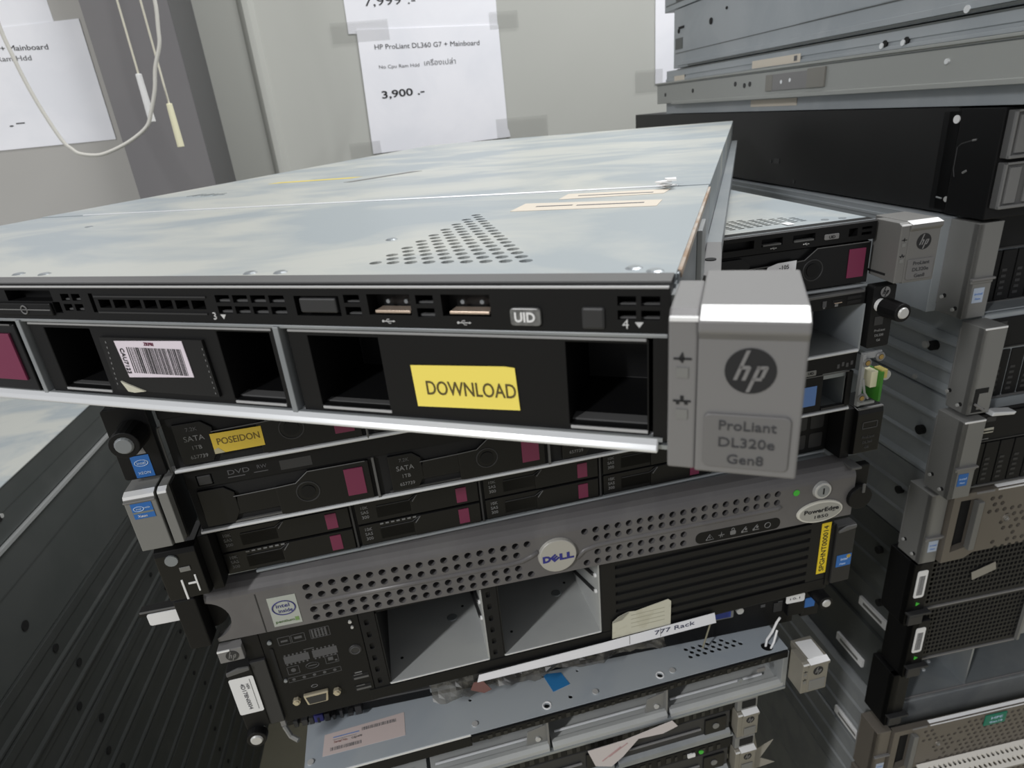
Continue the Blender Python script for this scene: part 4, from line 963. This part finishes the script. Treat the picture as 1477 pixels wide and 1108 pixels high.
def hex_bezel(t, x0, y, H, m=BRONZE, badge=None, n=26):
    cut = MB().prism([(x0+8,14),(x0+27,18),(x0+27,H-10),(x0+8,H-10)],'y',y-30,y+30)
    rr = random.Random(4)
    for i in range(n*2):
        for j in range(9):
            xx = x0+44+i*8.6+(4.3 if j % 2 else 0); zz = 9+j*8
            if i < 7 and rr.random() < .35+.05*j-.05*i: continue
            cut.cyl(xx,y-10,zz,2.7,14,'y',6)
    MB().prism([(x0,2),(x0+26,3),(x0+36,9),(x0+330,9),(x0+330,H-2),(x0,H-2)],'y',y,y-7).build('front_bezel', m, t, 0, cut=cut)
    bx('bezel_backing', DARK, t, x0+2,x0+328,y+.4,y+1.4,4,H-4)
    bx('bezel_handle', mat('handle_grey',(120,120,118),.4,.2), t, x0+24.5,x0+31,y-12,y-5,16,H-12,.8)
    MB().prism([(y-2,H-.4),(y-8,H-3.2),(y-7.4,H-4.4),(y-1.5,H-1.6)],'x',x0+48,x0+330).build('bezel_top_edge', CHROME_GLINT, t); bx('bezel_top_corner', SILV, t, x0+24,x0+44,y-7.6,y-5.5,H-5,H-2.4,.6)
    MB().ring(x0+66,y-7,H*.52,4.2,1.1,'y',20,6).build('bezel_lock', m, t)
    MB().ring(x0+66,y-7,H*.52,2.,.7,'y',16,6).build('lock_core', SILVD, t)
    return t
t = two_unit('two unit server with a bronze hexagon bezel and tall handle, above the mesh fronts', -3.6, -4.6, -470.0, 3, DULL, earm=SILVD, earw=19)
ear_marks(t, 86.6, 34, True, mat('pale_processor_sticker',(176,188,206),.5), False); hex_bezel(t, 20.5, 2, 86.6)
MB().cyl(15,60,52,4.4,6,'x',14).build('side_hole', DARK, t)

def mesh_face(t, y, H, x0=30., x1=452.):
    cut = MB()
    for i in range(46):
        for j in range(11): cut.rrect(x0+5+i*5.2, x0+8.6+i*5.2, 9+j*6.4, 13.2+j*6.4, y-8, y+4, .8, 1)
    bx('mesh_backing', DARK, t, x0,x1,y-1,y,3,H-3)
    MB().box(x0,x1,y-5,y-2,4,H-4).build('mesh_grille', MESHB, t, 0, cut=cut)
    bx('grille_sill', SILV, t, x0,x1,y-6.5,y-2,.8,3.2,.5)
def black_ear(t, H, lab=True, w=22):
    ear = MB().box(0,w,0,8,2,H-1).box(0,9,0,36,2,H-1).build('rack_ear', BLACK, t, 1.)
    bx('ear_ledge', CHAR, ear, 0,w+4,-6,2,H*.22,H*.25,.5); bx('ear_button', CHAR, ear, 3,w-2,-3,.2,H*.04,H*.18,1.)
    if lab:
        MB().rrect(5,17,H*.46,H*.88,-.6,.2,2.4).build('barcode_label', STICK, ear)
        barcode(ear, 7.5,14.6,H*.50,H*.80,-.6,'front',2,INKG); MB().cyl(11.5,-.2,H*.36,3,-.8,'y',3,2.4).build('green_triangle', GREEN, ear)
t = two_unit('upper of the two servers with black mesh fronts, scrap of tape on its grille', -4.2, -2, -557.5, 3, OLIVE); black_ear(t, 86.6); mesh_face(t, 22, 86.6)
tp = MB().prism([(92,32),(120,41),(117,52),(89,43)],'y',15.6,15.2).build('tape_scrap', CARD, t)
MB().cyl(15,70,48,4.4,6,'x',14).build('side_hole', DARK, t)
t = two_unit('lower of the two servers with black mesh fronts, plain grille', 13.0, 2, -645.0, 3, OLIVE); black_ear(t, 86.6); mesh_face(t, 24, 86.6, 30, 165)
bx('grille_end_post', SILVD, t, 165,168,15,30,3,84,.4); bx('drive_blank', DULL, t, 168,452,22,30,3,60,.5)
MB().cyl(15,70,48,4.4,6,'x',14).build('side_hole', DARK, t)
MB().rrect(90,150,0,0,0,0,0) if False else None
lb_ = MB().box(16.6,20,52,102,19,31).build('side_label', STICK, t); bx('label_slot', SILVD, lb_, 16.2,16.7,60,94,23,27)
# open cage server
t = two_unit('server with empty silver drive cages between mesh front and bronze bezel', 9.2, 8.9, -732.5, 3, OLIVE, cut=B(27,451,0,158,2,84)); black_ear(t, 86.6, False)
cg = MB().box(26,452,28,160,1.5,3).box(26,452,28,160,82,84).box(26,28,28,160,3,82).box(134,136.5,28,160,3,82).box(300,302,28,160,3,82).box(26,452,158,160,3,82).build('drive_cage', STEEL, t, .3)
bx('cage_front_edge', SILV, cg, 26,452,26.6,28.4,1.2,4.2,.4)
for k in range(6): MB().cyl(40+k*16,60+10*(k%2),3,2.2,1,'z',12).build('cage_rivet', BRIGHT, cg)
lb_ = MB().box(16.6,20,68,120,22,34).build('side_label', STICK, t); bx('label_slot', SILVD, lb_, 16.2,16.7,76,112,26,30)
t = two_unit('bronze bezel server with a green badge, beneath the empty cages', -2, 4, -820.0, 3, DULL, earm=BRONZE, earw=19)
ear_marks(t, 86.6, 44, False, mat('pale_processor_sticker',(176,188,206),.5), False); hex_bezel(t, 21, 4, 86.6)
bx('green_badge', TEAL, t, 146,176,-4.6,-3,60,78,.6); text('HPE','lettering',LBLUE,t,162,-4.8,72,4,w=16); text('Gen10','lettering',LBLUE,t,162,-4.8,65,3,w=18)
sl = MB(); 
sl.prism([(-24,1.5),(-4,15),(-3,13),(-23,-.3)],'x',62,330)
hc = MB()
for i in range(38):
    for j in range(2): hc.cyl(74+i*6.8+(3.4 if j else 0),-18+j*8,-6,2.4,30,'z',10)
sl.build('white_vent_strip', mat('white_vent_plastic',(226,222,214),.45), t, 0, cut=hc)
lb_ = MB().box(16.6,20,42,94,7,19).build('side_label', STICK, t); bx('label_slot', SILVD, lb_, 16.2,16.7,50,86,11,15)
t = two_unit('bronze bezel server with a grey strip, at the bottom edge of the photo', -5, 2, -907.5, 3, DULL, earm=BRONZE, earw=19)
ear_marks(t, 86.6, None, False, None, False); hex_bezel(t, 21, 4, 86.6)
bx('grey_strip', mat('grey_strip_plastic',(150,146,138),.5), t, 70,330,-6,-2.6,56,68,.5)
filler('rack_server', 'plain server at the hidden bottom of the tall stack', 'servers at the hidden bottom of the tall stack', rpos(15,32,-1012.9), RY, 3, 105.2, 435, 660, 104.4, DULL, None)

# ---------------------------------------------------------------- black drive chassis on top of them
def black_chassis():
    t = thing('storage_chassis', 'black drive chassis with grey ribbed drive covers on the tall server stack', 'server', rpos(0,0,-119.), RY, RG)
    MB().box(0,440,50,845,.6,86.4).box(0,440,52,845,86.0,87.2).build('chassis', BLKBOX, t, .5)
    MB().box(-.8,.6,22,66,3,84).box(-.8,20,44,60,3,84).box(0,440,44,52,.6,86.4).build('side_bracket', BLACK, t, .6)
    bx('front_frame', BLACK, t, -2,440,4,46,.4,86.6,.8)
    for z0 in (9.6, 48.6):
        for k in range(4):
            x0 = 1+109*k
            d = MB().box(x0,x0+106,-2,6,z0,z0+36).build('drive_cover', RIBD, t, .8)
            bx('cover_frame', mat('mid_grey_plastic',(120,120,120),.45), d, x0,x0+106,-5,-1.5,z0,z0+2.6,.6)
            r = MB()
            r.box(x0,x0+1.6,-4,-1.5,z0,z0+36).box(x0,x0+106,-4,-1.5,z0+34.4,z0+36)
            for q in range(6): r.box(x0+5+q*17,x0+15+q*17,-3.6,-1.8,z0+4,z0+32)
            r.build('cover_ribs', mat('mid_grey_plastic',(120,120,120),.45), d, .3)
    MB().cyl(-1.6,50.6,78,3.4,1.4,'x',16,3.4).build('side_screw', STICK, t); 
    MB().cyl(-1.6,47,12.6,2.4,1.4,'x',12).build('side_screw', SCREWM, t); MB().tube([(-1.4,52,12.8),(-1.4,58,13.4)],.7,6).build('latch_spring', DULL, t)
    MB().tube([(-1.6,25,63),(-1.6,40,59),(-1.6,44,56),(-1.6,44,38),(-1.6,42,32)],.7,6).build('latch_handle', CHAR, t)
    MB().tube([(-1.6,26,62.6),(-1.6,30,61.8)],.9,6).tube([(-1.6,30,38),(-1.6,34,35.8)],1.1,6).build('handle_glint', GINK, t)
    for y,z in ((283,7.5),(338,28)): MB().cyl(-.6,y,z,2.2,.8,'x',12).build('side_rivet', CHAR, t)
    bx('side_notch', CHAR, t, -.5,.3,318,330,26,32)
black_chassis()
# ---------------------------------------------------------------- grey cases above
def grey_case(label, z, H, D, dx=0):
    t = thing('server_case', label, 'server', rpos(dx, 0, z), RY, RG)
    return t
t = grey_case('grey case with a long slide rail on its flank, resting on the black chassis', -31.4, 68, 690)
MB().box(1,440,-70,690,.4,67.4).box(-.6,1.2,-70,690,51,54.5).box(-.4,1.2,-70,660,58,67.4).build('chassis', BLUEST, t, .4)
bx('seam', OLIVE, t, -.9,.2,-70,640,66.4,68); bx('seam', OLIVE, t, .6,1.2,-70,690,48.6,50.8)
rl = MB().box(-9,1,-70,708,17,50).build('slide_rail', RAILM, t, .8)
MB().prism([(-9.2,47),(-11,48),(-11,50.4),(-1,50.4),(-1,49)],'y',-60,708).prism([(-9.2,20),(-11.2,19.6),(-11.2,15.4),(-1,15.4),(-1,18)],'y',-60,640).build('rail_flange', RAILM, rl, .4)
bx('rail_shadow_slot', OLIVE, rl, -9.3,-8.8,-60,708,45.4,46.6)
bx('rail_block', mat('mid_warm_grey',(128,126,120),.5), rl, -11,-9, 330,345,24,42,.4); bx('rail_block', SILV, rl, -10.6,-9,258,330,24,42,.3); bx('rail_block', mat('mid_warm_grey',(128,126,120),.5), rl, -11.4,-9,226,258,24,44,.4)
for y,z in ((62,36),(310,33),(292,34)): MB().cyl(-10.8,y,z,2.2,2,'x',12).build('rail_rivet', BRIGHT, rl)
for y,z in ((270,36),(400,33),(560,33),(670,31),(386,34),(425,36)): MB().cyl(-9.8,y,z,3,1,'x',12).build('rail_hole', CHAR, rl)
for y in (152,124): MB().cyl(-1.2,y,57,3.2,1.6,'x',14).build('side_hole', DARK, t); MB().cyl(-2.2,y+3,55.6,2.6,1.6,'x',14).build('side_stud', BRIGHT, t)
bx('side_sticker', mat('beige_sticker',(205,196,182),.6), t, -1.0,-.2,290,398,52,61); bx('side_sticker', mat('beige_sticker',(205,196,182),.6), t, .2,1.4,292,398,6,14.5); bx('side_sticker', BEIGE, t, -1,-.2,612,652,50,58)
bx('sticker_print', INKG, t, -1.4,-.9,296,302,54,59.5)
t = grey_case('tall plain grey case above the slide rail, white sticker near its upper edge', 37.6, 86, 660)
MB().box(1,440,-70,660,.4,85.6).box(-.8,1.2,-70,640,3.5,9.5).build('chassis', BLUEST, t, .4)
bx('seam', OLIVE, t, -1.0,.2,-70,600,1.0,3.2); bx('seam', OLIVE, t, .4,1.2,-70,652,22,23); bx('bright_crease', STEEL, t, .2,1.2,-70,300,23.2,24.2)
MB().cyl(-.4,525,54,4.4,1.6,'x',16).cyl(-.4,478,64,2,1.6,'x',12).cyl(-.4,655,56,0.1,.1,'x',4).build('side_hole', DARK, t)
MB().cyl(-.2,640,54,3.4,1.4,'x',14).box(-.2,1.2,620,640,56.5,60).build('keyhole_slot', DARK, t)
bx('vent_patch', OLIVE, t, .2,1.2,625,652,28,44); bx('white_sticker', STICK, t, -.2,1.2,372,428,67,80,.0)
MB().cyl(-1.8,60,4,3,2,'x',12).build('side_stud', BRIGHT, t)
t = grey_case('topmost grey case cut off by the upper edge of the photo', 124, 86, 700)
MB().box(1,440,-70,700,.4,85.6).box(-.8,1.2,-70,690,.6,8).build('chassis', BLUEST, t, .4); bx('seam', OLIVE, t, -1,0,10,690,8,9.4); bx('vent_patch', OLIVE, t, -1,.2,600,650,10,16)

# ================================================================ dark stack: its flank recedes along the other side
LN = -485.
def lpos(n, d, z):
    a = math.radians(RY); return (n*math.cos(a)-d*math.sin(a), n*math.sin(a)+d*math.cos(a), z)
LG = 'servers in the dark ribbed stack'
def left_case(label, z, H, kind, jog=0., d0=440., D=820., m=OLIVE2, lid=None, group=LG):
    t = thing('server_case', label, 'server', lpos(LN+jog, d0, z), RY, group)
    b = MB().box(-440,-1,0,D,.4,H-.4)
    if kind == 1:   # slim case: rail channel with ribs
        b.box(-1.2,.8,0,D,H*.70,H*.96); b.prism([(-1,.4),(1.6,1.4),(1.6,4.4),(-1,7.6)],'y',0,D)
    b.build('chassis', m, t, .3)
    bx('front_panel', BLACK, t, -438,-2,-4,.2,2,H-2,.5); bx('rack_ear', SILVD, t, -24,-1,-20,-3.6,2,H-2,.6)
    return t
t = left_case('topmost case of the dark stack, dusty pale lid', -380.5, 52, 0, m=OLIVE)
bx('lid', LID, t, -441,.6,-1,820,51.6,53,.3); bx('crease', OLIVE2, t, -1.2,-.6,0,820,27,28); MB().cyl(-1.2,217,25,3.6,1.6,'x',16).build('side_hole', DARK, t); MB().cyl(-.6,221,26,2.6,1.4,'x',14).build('side_stud', SCREWM, t)
t = left_case('tall smooth case under the dusty lidded one in the dark stack', -508, 127, 0, m=OLIVE)
bx('bright_flange', mat('flange_highlight_steel',(188,190,190),.35,.4), t, -1.4,3.2,0,820,121.5,126.6,.5); bx('crease', OLIVE2, t, -1.2,-.5,0,820,80,82); MB().cyl(-1.4,182,34,6,1.2,'x',18).build('side_hole', DARK, t)  # flange highlight painted as a paler strip
ordn = ['first','second','third','fourth','fifth','sixth','seventh','eighth','ninth','tenth','eleventh','twelfth','thirteenth','fourteenth','fifteenth','sixteenth']
src = None; rnd = random.Random(2)
src = left_case('slim ribbed case in the dark stack, first below the tall smooth case', -508-44.7, 44.2, 1)
MB().cyl(-1.2,206,21,5,1.6,'x',16).build('side_hole', DARK, src); MB().cyl(-1.2,452,21,3.4,1.6,'x',12).build('side_hole', DARK, src)
for k in range(1,16):
    c = copy_tree(src); c['label'] = 'slim ribbed case in the dark stack, %s below the tall smooth case' % ordn[k]
    q = lpos(LN+rnd.uniform(-2,2), 440+rnd.uniform(-8,22), -508-44.7*(k+1)); c.location = (q[0]*S,q[1]*S,(q[2]+FLOOR)*S)

# ================================================================ room
def wall(name, m, n0, n1, d0, d1, z0, z1):
    o = MB().box(n0,n1,d0,d1,z0,z1).build(name, m); place(o, (0,0,0), RY); return struct(o)
WD = 1395.
wall('wall_back', WALLM, -336, 1900, WD, WD+120, -FLOOR, 1500)
wall('wall_side', WALLL, -2600, -466, WD-105, WD+120, -FLOOR, 1500)
pl = wall('wall_pillar', PILM, -466.3, -335, WD-145, WD+100, -FLOOR, 1500)
bx('trim_pillar_side', PILS, None, 0,1,0,1,0,1) if False else None
ps_ = MB().box(-335.2,-333.6,WD-144.5,WD+1,-FLOOR,1500).build('pillar_side_shade', PILS); place(ps_, (0,0,0), RY); struct(ps_)  # thin skin over the pillar side, carrying its painted shade
cv = MB().prism([(-258,WD+1),(-246,WD-9),(-236,WD-9),(-226,WD+1)],'z',-FLOOR,1500).build('wall_stripe', WALLM); place(cv,(0,0,0),RY); struct(cv)  # raised strip shaped to stand in for a soft pale reflection
fl = MB().box(-2600,2600,-2200,WD+120,-FLOOR-40,-FLOOR).build('floor', FLOORM); place(fl,(0,0,0),RY); struct(fl)

# price sheets taped on the wall
def sheet(name, label, poly, d, m=PAPER, curl=0.):
    o = MB().prism(poly,'y',0,-1.0).build(name, m); tag(o, label, 'price sheet', 'price sheets on the wall')
    a = math.radians(RY); o.location = (-d*math.sin(a)*S, d*math.cos(a)*S, FLOOR*S); o.rotation_euler = (0,0,a); return o
s2 = sheet('price_sheet', 'upper white price sheet on the grey wall, cut off by the frame', [(-66,158),(221,150),(224,360),(-62,366)], WD-.5)
text('7,999 .-','lettering',INK,s2,20,-1.2,207,15,roll=-1,w=95)
s1 = sheet('price_sheet', 'lower white price sheet with a mainboard price on the grey wall', [(-57,-58),(228,-52),(226,-39),(223.6,-36),(222,153.4),(-50.5,163.6)], WD-2.)
text('HP ProLiant DL360 G7 + Mainboard','lettering',INK,s1,80,-1.2,128.6,8.6,roll=-2.0,w=203)
text('No Cpu Ram Hdd','lettering',INKG,s1,20,-1.2,96.5,6,roll=-1.6,w=78); text('เครื่องเปล่า','lettering',INKG,s1,100,-1.2,97,9,roll=-1.4,w=62)
text('3,900 .-','lettering',INK,s1,20,-1.2,48.5,13,roll=1.,w=84,bold=.02)
s3 = sheet('price_sheet', 'white sheet partly hidden behind the tall stack of grey cases', [(544,22),(840,20),(842,330),(544,330)], WD-1)
s4 = sheet('price_sheet', 'white price sheet on the light wall beside the dark pillar, behind the cable loop', [(-790,12.4),(-490,13.6),(-489,199.4),(-780,188)], WD-105.5)
text('+ Mainboard','lettering',INK,s4,-585,-1.2,163.4,8,roll=-2,w=72); text('Ram Hdd','lettering',INKG,s4,-606,-1.2,149,7.5,roll=-2,w=52); text('0 .-','lettering',INK,s4,-660,-1.2,54,13,w=70)
s5 = sheet('price_sheet', 'topmost white sheet on the light wall beside the dark pillar', [(-790,189),(-528,196),(-529,360),(-790,356)], WD-104.6)
def tape(parent, x0,x1,z0,z1,y=-1.3): bx('clear_tape', TAPE, parent, x0,x1,y-.1,y+.1,z0,z1)
tape(s1,-98,10,143,178); tape(s1,205,262,146,176); tape(s1,200,308,-60,-16); tape(s1,-102,-40,-64,-34); tape(s3,500,560,8,50)

# hanging pull cords and the cable loop
def cord(label, n, d, ztop, zh0, zh1, m_h, n2=None):
    o = MB().tube([(0,0,ztop),(.6,0,(ztop+zh1)/2),(0,0,zh1-6)],1.5,8).build('pull_cord', CORDM)
    tag(o, label, 'pull cord', 'pull cords in front of the pillar')
    h = MB().cyl(0,0,zh0,5.0,zh1-zh0,'z',16,4.2).build('handle', m_h, o, 1.)
    a = math.radians(RY); o.location = ((n*math.cos(a)-d*math.sin(a))*S,(n*math.sin(a)+d*math.cos(a))*S,FLOOR*S); o.rotation_euler = (0,0,a)
cord('pull cord with the higher white handle, crossed by the cable loop', -362, 1104, 520, 30.5, 96, STICK)
cord('pull cord with the lower cream handle in front of the dark pillar', -331.5, 1104, 520, -8, 53.5, HANDM)
lp = [(-470,0,260),(-515,0,188),(-512,0,127),(-503,0,72),(-488,0,19),(-478,0,4),(-469.5,0,-3.4),(-450,0,-7.5),(-433,0,-6),(-405,0,3),(-382,0,14),(-365,0,26),(-356,0,41),(-341,0,72),(-332,0,100),(-318,0,128),(-313.5,0,148),(-307.5,0,186),(-312,0,230),(-330,0,330),(-332,0,520)]
def smooth(pts, n=4):
    out = []
    for i in range(len(pts)-1):
        p0,p1,p2,p3 = [Vector(pts[max(0,min(len(pts)-1,k))]) for k in (i-1,i,i+1,i+2)]
        for j in range(n):
            t_ = j/n; out.append(.5*((2*p1)+(p2-p0)*t_+(2*p0-5*p1+4*p2-p3)*t_**2+(3*p1-p0-3*p2+p3)*t_**3))
    return out+[Vector(pts[-1])]
lc = MB().tube(smooth([(-430,0,520),(-500,0,330)]+lp[1:]),2.6,10).build('hanging_cable', CORDW, None, 0, True)
tag(lc, 'slack white cable hanging in a loop across the white sheet and pillar', 'cable')
a_ = math.radians(RY); lc.location = (-1088*math.sin(a_)*S, 1088*math.cos(a_)*S, FLOOR*S); lc.rotation_euler = (0,0,a_)

# ================================================================ lamps, world, camera
def area(name, pos, size, energy, rot, col=(1,1,1)):
    l = bpy.data.lights.new(name,'AREA'); l.shape='RECTANGLE'; l.size, l.size_y = size; l.energy = energy; l.color = col
    o = bpy.data.objects.new(name, l); C.objects.link(o); o.location = pos; o.rotation_euler = [math.radians(a) for a in rot]; return o
area('ceiling_lamp', (-1.85,-1.7,FLOOR*S+1.4), (1.3,.12), 95, (0,0,49.5))
area('ceiling_lamp', (.75,.75,FLOOR*S+1.45), (1.2,.3), 36, (0,0,8))
w = bpy.data.worlds.new('World'); bpy.context.scene.world = w; w.use_nodes = True
bg = w.node_tree.nodes['Background']; bg.inputs[0].default_value = (.97,.98,1,1); bg.inputs[1].default_value = .32

cam = bpy.data.cameras.new('Camera'); cam.sensor_fit = 'HORIZONTAL'; cam.sensor_width = 36; cam.lens = F_PX/1477*36
cam.dof.use_dof = True; cam.dof.focus_distance = .30; cam.dof.aperture_fstop = 24
cam.clip_start = .01; cam.clip_end = 50
co = bpy.data.objects.new('Camera', cam); C.objects.link(co)
cp, sp, cr, sr = math.cos(PITCH), math.sin(PITCH), math.cos(ROLL), math.sin(ROLL)
right = Vector((1,0,0)); fwd = Vector((0,cp,-sp)); down = Vector((0,-sp,-cp))
r_ = right*cr+down*sr; d_ = down*cr-right*sr
M = Matrix((( r_.x,-d_.x,-fwd.x,0),(r_.y,-d_.y,-fwd.y,0),(r_.z,-d_.z,-fwd.z,FLOOR*S),(0,0,0,1)))
co.matrix_world = M
bpy.context.scene.camera = co
vs = bpy.context.scene.view_settings
vs.view_transform = 'Standard'; vs.look = 'None'; vs.exposure = 0.0; vs.gamma = 1.0; vs.use_curve_mapping = False
